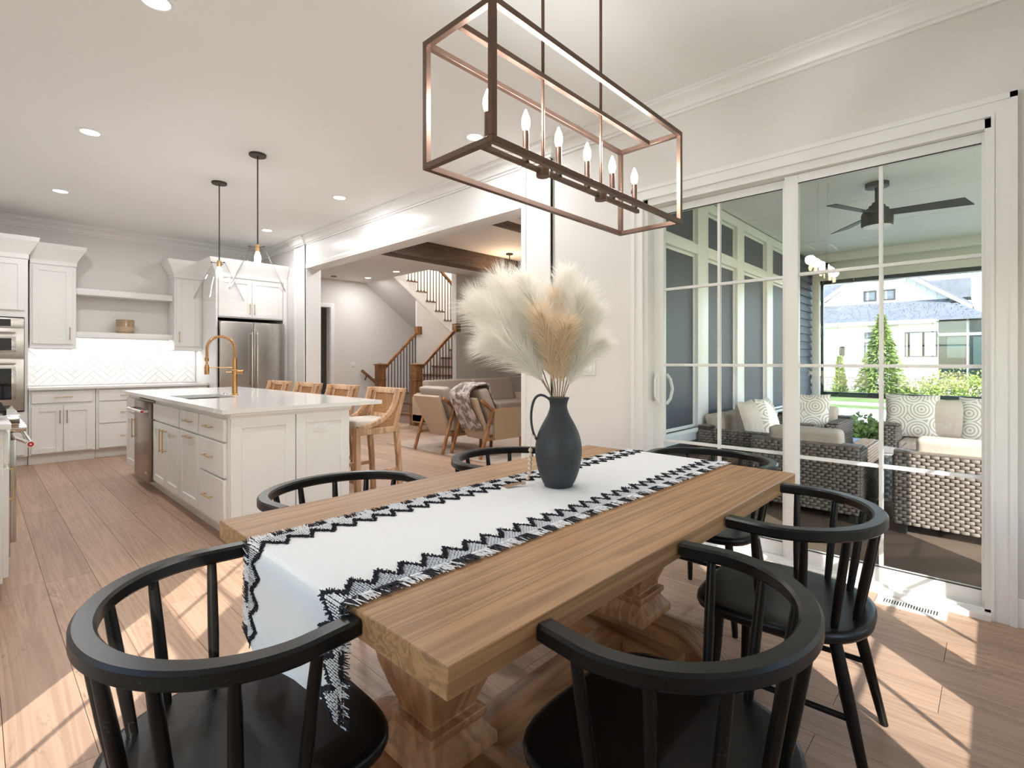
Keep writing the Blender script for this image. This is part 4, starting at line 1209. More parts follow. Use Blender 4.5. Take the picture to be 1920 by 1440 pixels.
# ================================================================ CHAIRS
def make_chair(label):
    # local frame: sitter looks to +y (towards the table)
    t = thing('dining_chair', label, 'chair', (0, 0, 0), 'black spindle-back dining chairs')
    A_, B_, cy = 0.296, 0.256, 0.085
    zr0, zr1, w = 0.718, 0.752, 0.042
    def railp(u):       # u from -1 (left tip) to 1 (right tip)
        la = 0.105; arc = math.pi/2*(A_+B_)/2*1.0
        sgn = -1 if u < 0 else 1
        Lh = la + arc; s = (1-abs(u))*Lh
        if s < la:
            f = s/la
            return Vector((sgn*(A_ - 0.012*(1-f)), cy + la*(1-f), 0))
        a = (s-la)/arc*math.pi/2
        return Vector((sgn*A_*math.cos(a), cy - B_*math.sin(a), 0))
    n = 56
    pts = [railp(-1 + 2*k/n) for k in range(n+1)]
    h = w/2; c_ = 0.006
    prof = [(-h, zr0+c_), (-h+c_, zr0), (h-c_, zr0), (h, zr0+c_), (h, zr1-c_), (h-c_, zr1), (-h+c_, zr1), (-h, zr1-c_)]
    build(MB().sweep([tuple(p) for p in pts], prof), 'top_rail', M['black'], t, ang=30)
    # seat
    sp = []
    def seatpt(a):
        # rounded D outline
        x = math.cos(a); y = math.sin(a)
        e = 4.2 if y > 0 else 2.6
        k = (abs(x)**e + abs(y)**e)**(-1/e)
        yy = y*k; xx = x*k
        return (xx*(0.262 - 0.022*max(0, -yy)), 0.09 + yy*0.252)
    m = 56
    ring = [seatpt(2*math.pi*k/m) for k in range(m)]
    mb = MB()
    def inset(s_, z): return [(x*s_, 0.09+(y-0.09)*s_, z) for x, y in ring]
    lay = [inset(0.86, 0.405), inset(0.955, 0.409), inset(0.99, 0.417), inset(1.0, 0.428), inset(0.995, 0.438), inset(0.975, 0.4445), inset(0.93, 0.4455), inset(0.60, 0.438), inset(0.25, 0.436)]
    for l_ in lay: mb.v += l_
    for i in range(len(lay)-1):
        for k in range(m):
            k2 = (k+1) % m
            mb.f.append((i*m+k, i*m+k2, (i+1)*m+k2, (i+1)*m+k))
    mb.f.append(tuple(reversed(range(m)))); mb.f.append(tuple((len(lay)-1)*m+k for k in range(m)))
    build(mb, 'seat', M['black'], t, ang=50)
    # spindles
    for u in (-0.86, -0.60, -0.365, -0.13, 0.13, 0.365, 0.60, 0.86):
        p = railp(u); top = Vector((p.x, p.y, zr0+0.004))
        # foot of the spindle on the seat
        d = Vector((p.x, p.y-0.09, 0)); f = 0.80
        q = Vector((p.x*0.83, 0.075 + (p.y-0.075)*0.80, 0.440))
        r_ = 0.0115
        build(MB().tube([q, q.lerp(top, 0.08), q.lerp(top, 0.4), q.lerp(top, 0.8), top], [0.0100, 0.0112, 0.0128, 0.0118, 0.0105], 12), 'spindle', M['black'], t)
    feet = {}
    for sx in (-1, 1):
        for y0, y1 in ((0.255, 0.285), (-0.075, -0.165)):
            p = Vector((sx*0.165, y0, 0.410)); q = Vector((sx*0.205, y1, 0.0))
            build(MB().tube([p, p.lerp(q, 0.35), q], [0.0175, 0.0190, 0.0125], 14), 'leg', M['black'], t)
            feet[(sx, y0 > 0)] = (p, q)
    def at(k, f): return feet[k][0].lerp(feet[k][1], f)
    for sx in (-1, 1):
        build(MB().cyl(at((sx, True), 0.50), at((sx, False), 0.50), 0.0095, n=10), 'stretcher', M['black'], t)
    a = at((-1, True), 0.5).lerp(at((-1, False), 0.5), 0.5); b_ = at((1, True), 0.5).lerp(at((1, False), 0.5), 0.5)
    build(MB().cyl(a, b_, 0.0095, n=10), 'stretcher', M['black'], t)
    return t
ch = make_chair('black spindle chair at the near table end under the hanging runner')
ch.location = (0.302, 1.158, 0); ch.rotation_euler = (0, 0, R(-90))
for loc, rz, lb in (((1.008, 0.412, 0), 0, 'black spindle chair at bottom centre of the photo, closest to the camera'),
                    ((1.905, 0.425, 0), R(3), 'black spindle chair beside the floor vent on the patio door side'),
                    ((2.620, 1.045, 0), R(90), 'black spindle chair at the far table end in front of the patio door'),
                    ((0.985, 1.885, 0), R(180), 'black spindle chair between the dining table and the white island end'),
                    ((1.875, 1.870, 0), R(180), 'black spindle chair on the far table side in front of the living room')):
    dup(ch, loc, rz, lb)

# ================================================================ TABLE RUNNER
RY0, RY1 = 0.900, 1.395
t = thing('table_runner', 'white woven table runner with black zigzag borders draped along the dining table', 'table runner', (1.43, 1.15, TZ))
zt = TZ + 0.0035
path = [(0.4855, 0.530)]
for k in range(8): path.append((0.4855, 0.560 + k*0.028))
for k in range(1, 7):
    a = math.pi*k/12; path.append((0.4855+0.010*(1-math.cos(a)), zt-0.010+0.010*math.sin(a)))
for k in range(1, 40): path.append((0.4955 + (2.3675-0.4955)*k/40, zt))
for k in range(0, 7):
    a = math.pi*k/12; path.append((2.3695+0.010*math.sin(a), zt-0.010+0.010*math.cos(a)))
for k in range(1, 7): path.append((2.3795, zt-0.010-k*0.03))
cum = [0]
for a, b in zip(path, path[1:]): cum.append(cum[-1] + math.dist(a, b))
RL = cum[-1]
S_EDGE = cum[8]
def rp(s):
    s = min(max(s, 0), RL - 1e-6)
    for k in range(len(cum)-1):
        if cum[k+1] >= s:
            f = (s-cum[k])/(cum[k+1]-cum[k]); a, b = path[k], path[k+1]
            tx, tz = (b[0]-a[0]), (b[1]-a[1]); l = math.hypot(tx, tz)
            return a[0]+tx*f, a[1]+tz*f, -tz/l, tx/l
def RP(s, v, h=0.0):
    x, z, nx, nz = rp(s)
    hang = max(0, S_EDGE - s)
    wob = hang*0.05*math.sin(v*22+1.0) + hang*0.04*math.sin(v*9)
    side = hang*0.06*(1.15-v)
    x += wob*0.3 - abs(wob)*0.3 - hang*0.012
    return (x + nx*h, v - side*0 + 0, z + nz*h + (0.02*math.sin((v-RY0)*11+0.6) if s < 0.001 else 0))
mb = MB(); nv = 14; ns = len(path)
for k in range(ns):
    for j in range(nv+1): mb.v.append(RP(cum[k], RY0+(RY1-RY0)*j/nv, 0.001))
for k in range(ns):
    for j in range(nv+1): mb.v.append(RP(cum[k], RY0+(RY1-RY0)*j/nv, -0.0012))
st = nv+1; o2 = ns*st
for k in range(ns-1):
    for j in range(nv):
        a = k*st+j
        mb.f.append((a, a+1, a+st+1, a+st)); mb.f.append((o2+a, o2+a+st, o2+a+st+1, o2+a+1))
for k in range(ns-1):
    for j in (0, nv):
        a = k*st+j; mb.f.append((a, a+st, o2+a+st, o2+a))
for j in range(nv):
    for k in (0, ns-1):
        a = k*st+j; mb.f.append((a, a+1, o2+a+1, o2+a))
build(mb, 'cloth', M['linen'], t, ang=60)
rg = random.Random(11)
PITCH = 0.0635
def inner(s):       # inner boundary of the border, measured from the cloth edge
    f = (s/PITCH) % 1.0
    return 0.034 + 0.052*(f/0.62 if f < 0.62 else (1-f)/0.38)
for side in (0, 1):
    e0 = RY0 if side == 0 else RY1
    sg = 1 if side == 0 else -1
    V = lambda d: e0 + sg*d
    base = MB(); stitch = MB(); tuft = MB(); fw = MB(); fb = MB()
    n = int(RL/0.008)
    for k in range(n):
        s0, s1 = RL*k/n, RL*(k+1)/n
        b0, b1 = inner(s0), inner(s1)
        vs = [RP(s0, V(0.0), 0.0016), RP(s1, V(0.0), 0.0016), RP(s1, V(b1), 0.0016), RP(s0, V(b0), 0.0016)]
        vs += [RP(s0, V(0.0), 0.0006), RP(s1, V(0.0), 0.0006), RP(s1, V(b1), 0.0006), RP(s0, V(b0), 0.0006)]
        base.add(vs, [(0,1,2,3),(7,6,5,4),(2,6,7,3),(0,4,5,1)])
    def yarn(mb, p, q, w):
        p = Vector(p); q = Vector(q); d = q-p
        if d.length < 1e-5: return
        a = d.cross(Vector((0.3, 0.2, 1))).normalized()*w; b_ = d.cross(a).normalized()*w
        mb.add([p+a, p-a*0.5+b_*0.87, p-a*0.5-b_*0.87, q+a*0.7, q-a*0.35+b_*0.6, q-a*0.35-b_*0.6], [(0,1,4,3),(1,2,5,4),(2,0,3,5),(3,4,5),(2,1,0)])
    # white stitches in rows that run across the band
    row = 0; s = 0.004
    while s < RL-0.004:
        d = 0.003 + (0.0045 if row % 2 else 0)
        lim = inner(s)-0.004
        while d + 0.007 < lim + 0.002:
            e = min(d+0.0085, lim)
            yarn(stitch, RP(s+rg.uniform(-.0008, .0008), V(d), 0.0028), RP(s+rg.uniform(-.0008, .0008), V(e), 0.0028), 0.0019)
            d += 0.0105
        s += 0.0056; row += 1
    # black tufted zigzag
    s = 0.0
    while s < RL:
        b0 = inner(s)
        slope = (inner(s+0.001)-b0)/0.001
        for r_ in range(4):
            dv = b0 + rg.uniform(-0.006, 0.005)
            p = RP(s+rg.uniform(-.002, .002), V(dv), 0.001)
            q = RP(s+rg.uniform(-.006, .006), V(dv + rg.uniform(0.000, 0.010)), rg.uniform(0.003, 0.008))
            yarn(tuft, p, q, 0.0019)
        s += 0.0034 / math.sqrt(1+slope*slope)
    # fringe beyond the edge in black and white groups
    s = 0.0
    while s < RL:
        grp = (math.sin(s*62+side) + 0.5*math.sin(s*151)) > 0.05
        L_ = rg.uniform(0.014, 0.030)
        p = RP(s, V(0.010), rg.uniform(0.003, 0.006)); q = RP(s+rg.uniform(-.010, .010)+0.006, V(-L_), rg.uniform(0.0012, 0.004))
        (yarn(fb, p, q, 0.0014) if (grp if rg.random() < 0.85 else not grp) else yarn(fw, p, q, 0.0014))
        if rg.random() < 0.7:
            p = RP(s, V(0.014), 0.003); q = RP(s+rg.uniform(-.006, .006), V(rg.uniform(-0.006, 0.002)), rg.uniform(0.004, 0.009))
            yarn(fb if grp else fw, p, q, 0.0017)
        s += 0.0021
    build(base, 'border_ground', M['yarn_b'], t, smooth=False)
    for mb_, nm, mt in ((stitch, 'border_stitches', 'yarn_w'), (tuft, 'zigzag_tufts', 'yarn_b'), (fw, 'white_fringe', 'yarn_w'), (fb, 'black_fringe', 'yarn_b')):
        build(mb_, nm, M[mt], t, smooth=False, kind='stuff')

# ================================================================ JUG AND PAMPAS
JX, JY, JZ = 1.500, 1.182, TZ + 0.0050
RH = Vector((math.sin(R(43.45)), -math.cos(R(43.45)), 0))    # sideways as seen from the doorway: the handle lies the other way
HD = -RH
t = thing('jug', 'matt black textured ceramic jug with a tall strap handle on the runner', 'jug', (JX, JY, JZ))
def jug_mat():
    m, nt, p = nodes('black_textured_ceramic'); L = nt.links.new
    p.inputs['Base Color'].default_value = (0.026, 0.030, 0.037, 1); p.inputs['Roughness'].default_value = 0.46
    tc = N(nt, 'ShaderNodeTexCoord')
    mp = N(nt, 'ShaderNodeMapping'); mp.inputs['Scale'].default_value = (75, 75, 110); L(tc.outputs['Object'], mp.inputs[0])
    nz = N(nt, 'ShaderNodeTexNoise', Scale=1.0, Detail=2.0, Distortion=2.2); L(mp.outputs[0], nz.inputs['Vector'])
    rp_ = ramp(nt, [(0.42, (0, 0, 0)), (0.50, (1, 1, 1))]); L(nz.outputs['Fac'], rp_.inputs[0])
    b = N(nt, 'ShaderNodeBump', Strength=0.45, Distance=0.0035); L(rp_.outputs[0], b.inputs['Height']); L(b.outputs[0], p.inputs['Normal'])
    return m
JM = jug_mat()
prof = [(0.0, 0.0), (0.048, 0.0), (0.053, 0.004), (0.066, 0.030), (0.079, 0.070), (0.0865, 0.115), (0.0868, 0.140), (0.083, 0.170), (0.074, 0.202), (0.058, 0.235), (0.043, 0.262), (0.034, 0.286), (0.0325, 0.300), (0.035, 0.315), (0.0405, 0.327), (0.0400, 0.330), (0.036, 0.328), (0.030, 0.312), (0.0275, 0.296), (0.029, 0.280), (0.0, 0.24)]
# smooth the profile
def cr(pr, m=4):
    out = []
    for i in range(len(pr)-1):
        p0, p1, p2, p3 = pr[max(i-1, 0)], pr[i], pr[i+1], pr[min(i+2, len(pr)-1)]
        for k in range(m):
            u = k/m
            out.append(tuple(0.5*((2*p1[d]) + (-p0[d]+p2[d])*u + (2*p0[d]-5*p1[d]+4*p2[d]-p3[d])*u*u + (-p0[d]+3*p1[d]-3*p2[d]+p3[d])*u**3) for d in (0, 1)))
    return out + [pr[-1]]
pr2 = [(max(0.0005, a), b_) for a, b_ in cr(prof)]
mb = MB().lathe(pr2, (JX, JY, JZ), 56, True, True)
build(mb, 'body', JM, t, ang=70)
mb = MB()
hp = [(0.034, 0.322), (0.050, 0.334), (0.070, 0.338), (0.088, 0.325), (0.099, 0.292), (0.102, 0.250), (0.097, 0.210), (0.086, 0.180), (0.074, 0.165)]
hp = [cr(hp, 4)][0]
dp = Vector((-HD.y, HD.x, 0))
pts = [Vector((JX, JY, JZ)) + HD*a + Vector((0, 0, z)) for a, z in hp]
for i, p in enumerate(pts):
    tg = (pts[min(i+1, len(pts)-1)] - pts[max(i-1, 0)]).normalized(); nn = tg.cross(dp).normalized()
    for a, b_ in ((-1, -1), (1, -1), (1.0, 1), (-1, 1)):
        mb.v.append(tuple(p + dp*(0.0125*a) + nn*(0.0042*b_)))
for i in range(len(pts)-1):
    for k in range(4):
        k2 = (k+1) % 4; mb.f.append((i*4+k, i*4+k2, i*4+4+k2, i*4+4+k))
mb.f.append((3, 2, 1, 0)); mb.f.append(tuple(len(mb.v)-4+k for k in range(4)))
build(mb, 'handle', M['jug'], t, bevel=0.0015, seg=1)
t = thing('bead_garland', 'string of pale wooden beads with a jute tassel hanging from the jug handle', 'garland', (JX, JY, JZ))
hb = Vector((JX, JY, JZ)) + HD*0.092 + Vector((0, 0, 0.185))
mb = MB()
for k in range(2):
    lp = []
    for q in range(17):
        a = 2*math.pi*q/16; lp.append(hb + HD*(0.009*math.cos(a)) + dp*(0.016*math.sin(a)) + Vector((0, 0, 0.004*k + 0.005*math.cos(a))))
    mb.tube(lp, 0.0011, 5, False)
s_top = hb + HD*0.006 - dp*0.004
spt = [s_top, s_top + Vector((0, 0, -0.03))]
bc = []
for k in range(7):
    z = 0.132 - k*0.0172
    off = 0.104 + 0.001*k + (0.006 if k == 6 else 0)
    bc.append(Vector((JX, JY, JZ)) + HD*off - dp*0.004 + Vector((0, 0, max(z, 0.0085))))
mb.tube([s_top] + [bc[0] + Vector((0, 0, 0.02))] + bc, 0.0012, 5)
build(mb, 'string', M['cream'], t)
for p in bc: build(MB().ball(tuple(p), 0.0086, 14, 9, 0.97), 'bead', M['bead'], t)
tb = MB(); tp0 = bc[-1] + HD*0.008
tp0.z = JZ + 0.010
dirt = (HD*0.93 + Vector((-0.25, -0.28, 0))).normalized()
tb.tube([tp0, tp0 + dirt*0.014], [0.006, 0.0075], 8)
pd = Vector((-dirt.y, dirt.x, 0))
for k in range(90):
    a = rg.uniform(-1, 1); h_ = rg.uniform(0.0, 1.0)
    p = tp0 + dirt*0.010 + pd*(0.005*a) + Vector((0, 0, 0.004*h_-0.002))
    q = tp0 + dirt*rg.uniform(0.065, 0.085) + pd*(0.017*a + rg.uniform(-.002, .002)); q.z = JZ + 0.0015 + 0.008*h_*(1-abs(a))
    m_ = p.lerp(q, 0.5) + Vector((0, 0, 0.002))
    tb.tube([p, m_, q], 0.0010, 3)
build(tb, 'tassel', M['jute'], t, kind='stuff')

VIEW = Vector((math.cos(R(43.45)), math.sin(R(43.45)), 0))
def pampas(lat, z, dep, label, mat, cnt, length=0.125, start=0.34, seed=1, droop=0.25):
    rr = random.Random(seed)
    base = Vector((JX, JY, JZ+0.245)) + RH*(lat*0.02) + VIEW*(dep*0.03)
    mouth = Vector((JX, JY, JZ+0.328)) + RH*(0.024*max(-1, min(1, lat*5))) + VIEW*(0.016*max(-1, min(1, dep*8)))
    tip = Vector((JX, JY, 0)) + RH*lat + VIEW*dep + Vector((0, 0, z))
    ctrl = mouth + (mouth-base).normalized()*(tip-mouth).length*0.15 + (tip-mouth)*0.35 + Vector((0, 0, 0.05))
    def bz(u): return mouth*(1-u)**2 + ctrl*2*u*(1-u) + tip*u*u
    t = thing('pampas_stem', label, 'pampas grass', tuple(base), 'pampas stems in the jug')
    build(MB().tube([base, mouth] + [bz(k/12) for k in range(1, 11)], [0.0022]*6 + [0.0018]*3 + [0.0013]*3, 6), 'stem', M['stem'], t)
    mb = MB()
    for k in range(cnt):
        u = start + (1-start)*rr.random()**0.85
        p = bz(u); tg = (bz(min(1, u+0.02)) - bz(u-0.02)).normalized()
        a = rr.uniform(0, 2*math.pi)
        s1 = tg.cross(Vector((0.31, 0.2, 0.93))).normalized(); s2 = tg.cross(s1)
        rad = s1*math.cos(a) + s2*math.sin(a)
        f = (u-start)/(1-start)
        L_ = length*(0.55 + 0.75*math.sin(math.pi*min(1, 0.15+f*0.75)))*rr.uniform(0.6, 1.1)
        ph = R(rr.uniform(14, 44))
        d = (tg*math.cos(ph) + rad*math.sin(ph)).normalized()
        m1 = p + d*L_*0.5
        e = m1 + (d + rad*0.12 + Vector((0, 0, -droop*rr.uniform(0.3, 1.3)))).normalized()*L_*0.5
        wd = d.cross(VIEW + Vector((rr.uniform(-.5, .5), rr.uniform(-.5, .5), rr.uniform(-.5, .5)))).normalized()*0.00075
        o = len(mb.v)
        mb.v += [tuple(p-wd), tuple(p+wd), tuple(m1-wd*0.9), tuple(m1+wd*0.9), tuple(e)]
        mb.f += [(o, o+1, o+3, o+2), (o+2, o+3, o+4)]
    build(mb, 'plume', M[mat], t, smooth=False, kind='stuff')
PS = [(-0.300, 1.435, 0.00, 'ivory pampas plume leaning farthest left out of the jug', 'plume_w', 2300, 0.150),
      (-0.215, 1.520, 0.05, 'ivory pampas plume second from the left', 'plume_w', 2300, 0.145),
      (-0.245, 1.300, -0.06, 'ivory pampas plume lowest on the left side of the jug', 'plume_w', 2000, 0.140),
      (-0.120, 1.525, -0.03, 'pale pampas plume rising left of the jug centre', 'plume_w', 1900, 0.125),
      (-0.075, 1.400, -0.09, 'tan pampas plume short and left of centre', 'plume_t', 1300, 0.100),
      (-0.015, 1.470, 0.04, 'tan pampas plume standing upright at the centre', 'plume_t', 1500, 0.100),
      (0.035, 1.555, 0.06, 'pale pampas plume tallest, slightly right of centre', 'plume_w', 1700, 0.115),
      (0.020, 1.360, -0.08, 'tan pampas plume short in front of the others', 'plume_t', 1300, 0.095),
      (0.085, 1.480, -0.02, 'pale pampas plume third from the right', 'plume_w', 1600, 0.115),
      (0.135, 1.420, 0.04, 'ivory pampas plume leaning right out of the jug', 'plume_w', 1700, 0.115),
      (0.150, 1.300, -0.05, 'pale pampas plume lowest on the right side', 'plume_w', 1300, 0.095)]
for k, (la, z, de, lb, mt, cn, ln) in enumerate(PS):
    pampas(la, z, de, lb, mt, cn, ln, seed=20+k, start=0.20 if la < -0.2 else 0.15)

# floor register by the patio door
t = thing('floor_vent', 'white metal floor register with slots in front of the patio door', 'vent', (3.225, 0.31, 0), None)
mb = MB(); x0, x1, y0, y1 = 3.165, 3.285, 0.165, 0.445
mb.box(x0, x1, y0, y0+0.03, 0, 0.004); mb.box(x0, x1, y1-0.03, y1, 0, 0.004); mb.box(x0, x0+0.03, y0+.03, y1-.03, 0, 0.004); mb.box(x1-0.03, x1, y0+.03, y1-.03, 0, 0.004)
build(mb, 'frame', M['white'], t, smooth=False)
build(MB().box(x0+0.03, x1-0.03, y0+0.03, y1-0.03, 0.0002, 0.0012), 'opening', M['darkgap'], t, smooth=False)
for k in range(20):
    yy = y0+0.030+k*(0.22/20)
    build(MB().box(x0+0.03, x1-0.03, yy, yy+0.0055, 0.0012, 0.0038), 'slat', M['white'], t, smooth=False)
outlet('light_switch', 'white multi-gang switch plate on the wall behind the pampas', 'x', XR-0.001, -1, 2.345, 1.18, w=0.165, cat='switch', switch=3)
outlet('light_switch', 'white switch plate low on the stairwell wall', 'y', 10.6, -1, 5.93, 1.16, w=0.11, cat='switch', switch=2)

# ================================================================ LIVING ROOM
o = build(MB().box(4.25, 7.7, 3.55, 6.60, 0.0005, 0.012), 'area_rug', M['rug'], None, bevel=0.003)
tag(o, 'faded tan patterned rug under the living room armchairs', 'rug')

def make_armchair(label):
    # sitter looks to +x
    t = thing('armchair', label, 'armchair', (0, 0, 0), 'tan sling armchairs')
    for s in (-1, 1):
        y = s*0.305
        build(MB().bar((-0.36, y, 0), (-0.16, y, 0.60), 0.030, 0.042, (0, 1, 0)), 'leg', M['teak'], t, bevel=0.006)
        build(MB().bar((0.33, y, 0), (0.35, y, 0.60), 0.030, 0.040, (0, 1, 0)), 'leg', M['teak'], t, bevel=0.006)
        build(MB().bar((-0.34, y*0.97, 0.735), (-0.155, y, 0.602), 0.034, 0.04).bar((-0.17, y, 0.602), (0.375, y, 0.602), 0.036, 0.030), 'arm', M['teak'], t, bevel=0.006)
        build(MB().bar((-0.28, y, 0.235), (0.335, y, 0.235), 0.028, 0.034), 'side_rail', M['teak'], t, bevel=0.004)
        mb = MB(); n = 30
        for k in range(n):
            x = -0.13 + 0.45*k/(n-1)
            for yy in (y-0.016, y+0.016):
                mb.box(x-0.0058, x+0.0058, yy-0.003, yy+0.003, 0.222, 0.614)
        build(mb, 'rope_side', M['rope'], t, smooth=False)
    mb = MB(); poly = [(-0.415, 0.755), (-0.365, 0.765), (-0.10, 0.235), (-0.13, 0.195), (-0.17, 0.20)]
    vs = []
    for y_t, y_b, in ((-0.275, -0.225), (0.275, 0.225)):
        vs += [(-0.42, y_t, 0.752), (-0.375, y_t, 0.770), (-0.105, y_b, 0.215), (-0.16, y_b, 0.205)]
    mb.add(vs, [(0, 1, 2, 3), (7, 6, 5, 4), (0, 4, 5, 1), (1, 5, 6, 2), (2, 6, 7, 3), (3, 7, 4, 0)])
    build(mb, 'sling_back', M['beige'], t, bevel=0.016, seg=3)
    build(MB().box(-0.13, 0.33, -0.275, 0.275, 0.235, 0.27), 'seat_frame', M['teak'], t, bevel=0.006)
    build(MB().box(-0.17, 0.36, -0.272, 0.272, 0.272, 0.415), 'seat_cushion', M['greige'], t, bevel=0.04, seg=3)
    mb = MB(); vs = []
    for y in (-0.27, 0.27):
        vs += [(-0.345, y, 0.86), (-0.20, y, 0.885), (0.03, y, 0.43), (-0.12, y, 0.40)]
    mb.add(vs, [(0, 1, 2, 3), (7, 6, 5, 4), (0, 4, 5, 1), (1, 5, 6, 2), (2, 6, 7, 3), (3, 7, 4, 0)])
    build(mb, 'back_cushion', M['greige'], t, bevel=0.045, seg=4)
    return t
a1 = make_armchair('tan sling-back armchair on the left, nearer the staircase')
a1.location = (4.60, 5.585, 0.0125)
dup(a1, (4.70, 4.915, 0.0125), R(-4), 'tan sling-back armchair on the right with a furry throw over its back')
# throw over the second chair
def fur_mat():
    m, nt, p = nodes('mottled_fur'); L = nt.links.new
    tc = N(nt, 'ShaderNodeTexCoord')
    n1 = N(nt, 'ShaderNodeTexNoise', Scale=11.0, Detail=4.0, Distortion=0.8); L(tc.outputs['Object'], n1.inputs['Vector'])
    r1 = ramp(nt, [(0.36, (0.09, 0.055, 0.045)), (0.48, (0.27, 0.19, 0.165)), (0.60, (0.62, 0.53, 0.50))]); L(n1.outputs['Fac'], r1.inputs[0])
    L(r1.outputs[0], p.inputs['Base Color']); p.inputs['Roughness'].default_value = 0.95; p.inputs['Sheen Weight'].default_value = 0.4
    n2 = N(nt, 'ShaderNodeTexNoise', Scale=90.0, Detail=5.0); L(tc.outputs['Object'], n2.inputs['Vector'])
    b = N(nt, 'ShaderNodeBump', Strength=0.8, Distance=0.02); L(n2.outputs['Fac'], b.inputs['Height']); L(b.outputs[0], p.inputs['Normal'])
    return m
mb = MB(); rf = random.Random(5)
c2, s2_ = math.cos(R(-4)), math.sin(R(-4))
def chair2(x, y, z): return (4.70 + x*c2 - y*s2_, 4.915 + x*s2_ + y*c2, z + 0.0125)
prof = [(-0.235, 0.345), (-0.30, 0.47), (-0.365, 0.60), (-0.425, 0.715), (-0.462, 0.785), (-0.43, 0.855), (-0.36, 0.905), (-0.26, 0.925), (-0.19, 0.915), (-0.14, 0.83), (-0.09, 0.73), (-0.04, 0.62), (0.0, 0.53)]
prof = cr(prof, 3); n = len(prof); m = 16
import mathutils.noise as mnoise
for i, (x, z) in enumerate(prof):
    for j in range(m+1):
        y = -0.235 + 0.40*j/m + 0.03*math.sin(i*0.25)
        d = 0.022*mnoise.noise(Vector((x*9, y*9, z*9))) + 0.01
        tx, tz = (prof[min(i+1, n-1)][0]-prof[max(i-1, 0)][0]), (prof[min(i+1, n-1)][1]-prof[max(i-1, 0)][1]); l = math.hypot(tx, tz)
        mb.v.append(chair2(x - tz/l*d + (-0.012 if i < 10 else 0), y, z + tx/l*d + (0.02*math.sin(j*1.1) if i < 2 else 0)))
for i in range(n-1):
    for j in range(m):
        a = i*(m+1)+j; mb.f.append((a, a+1, a+m+2, a+m+1))
o = build(mb, 'fur_throw', fur_mat(), None, ang=80)
md = o.modifiers.new('thickness', 'SOLIDIFY'); md.thickness = 0.018; md.offset = 1
tag(o, 'mottled brown and cream furry throw draped over the right armchair', 'throw blanket')

# sofa against the far wall
t = thing('sofa', 'long greige sofa with loose back cushions against the far living room wall', 'sofa', (6.6, 7.1, 0))
sx0, sx1 = 5.42, 7.85
build(MB().box(sx0, sx1, 6.62, 7.62, 0.14, 0.30), 'base', M['beige'], t, bevel=0.02, seg=3)
for x in (sx0, sx1-0.09): build(MB().box(x, x+0.09, 6.62, 7.62, 0.14, 0.60), 'arm', M['beige'], t, bevel=0.025, seg=3)
build(MB().box(sx0+0.09, sx1-0.09, 7.52, 7.64, 0.14, 0.66), 'back', M['beige'], t, bevel=0.025, seg=3)
w3 = (sx1-sx0-0.2)/2
for k in range(2):
    x = sx0+0.1+k*w3
    build(MB().box(x+0.005, x+w3-0.005, 6.60, 7.40, 0.30, 0.47), 'seat_cushion', M['greige'], t, bevel=0.05, seg=4)
    mb = MB(); mb.add([(x+.01, 7.22, .46), (x+w3-.01, 7.22, .46), (x+w3-.01, 7.44, .44), (x+.01, 7.44, .44), (x+.02, 7.34, .90), (x+w3-.02, 7.34, .90), (x+w3-.02, 7.50, .89), (x+.02, 7.50, .89)], [(0,3,2,1),(4,5,6,7),(0,1,5,4),(1,2,6,5),(2,3,7,6),(3,0,4,7)])
    build(mb, 'back_cushion', M['greige'], t, bevel=0.05, seg=4)
for x in (sx0+.1, sx1-.1):
    for y in (6.72, 7.52): build(MB().cyl((x, y, 0), (x, y, 0.15), 0.018, 0.026, n=12), 'leg', M['teak'], t)

# chandelier with fabric shades
t = thing('shaded_chandelier', 'small living room chandelier with glowing peach fabric shades', 'chandelier', (6.20, 5.93, ZC), None)
lx, ly = 6.20, 5.93
build(MB().lathe([(0.06, -0.02), (0.06, 0)], (lx, ly, ZC), 20), 'canopy', M['darkbronze'], t)
build(MB().cyl((lx, ly, 2.30), (lx, ly, ZC-0.01), 0.007, n=8).lathe([(0.01, 0), (0.03, 0.02), (0.03, 0.06), (0.01, 0.08)], (lx, ly, 2.27), 14), 'column', M['darkbronze'], t)
for la, de, zz in ((-0.20, -0.12, 2.45), (0.06, 0.20, 2.545), (0.185, -0.05, 2.43), (-0.10, 0.18, 2.545), (0.02, -0.22, 2.43)):
    p = Vector((lx, ly, 0)) + RH*la + VIEW*de
    a_ = MB(); a_.tube([(lx, ly, 2.32), (lx*0.5+p.x*0.5, ly*0.5+p.y*0.5, 2.29), (p.x, p.y, zz-0.13), (p.x, p.y, zz-0.07)], 0.006, 8); a_.cyl((p.x, p.y, zz-0.09), (p.x, p.y, zz-0.01), 0.012, n=10)
    arm = build(a_, 'arm', M['brass'], t)
    build(MB().lathe([(0.085, -0.075), (0.045, 0.075)], (p.x, p.y, zz), 24, False, False), 'lamp_shade', M['shade'], arm)
l = bpy.data.lights.new('shade_lamp', 'POINT'); l.energy = 12; l.color = (1, 0.75, 0.5); l.shadow_soft_size = 0.1
o = link(bpy.data.objects.new('shade_lamp', l)); o.parent = t; o.location = (0, 0, 2.62-ZC)

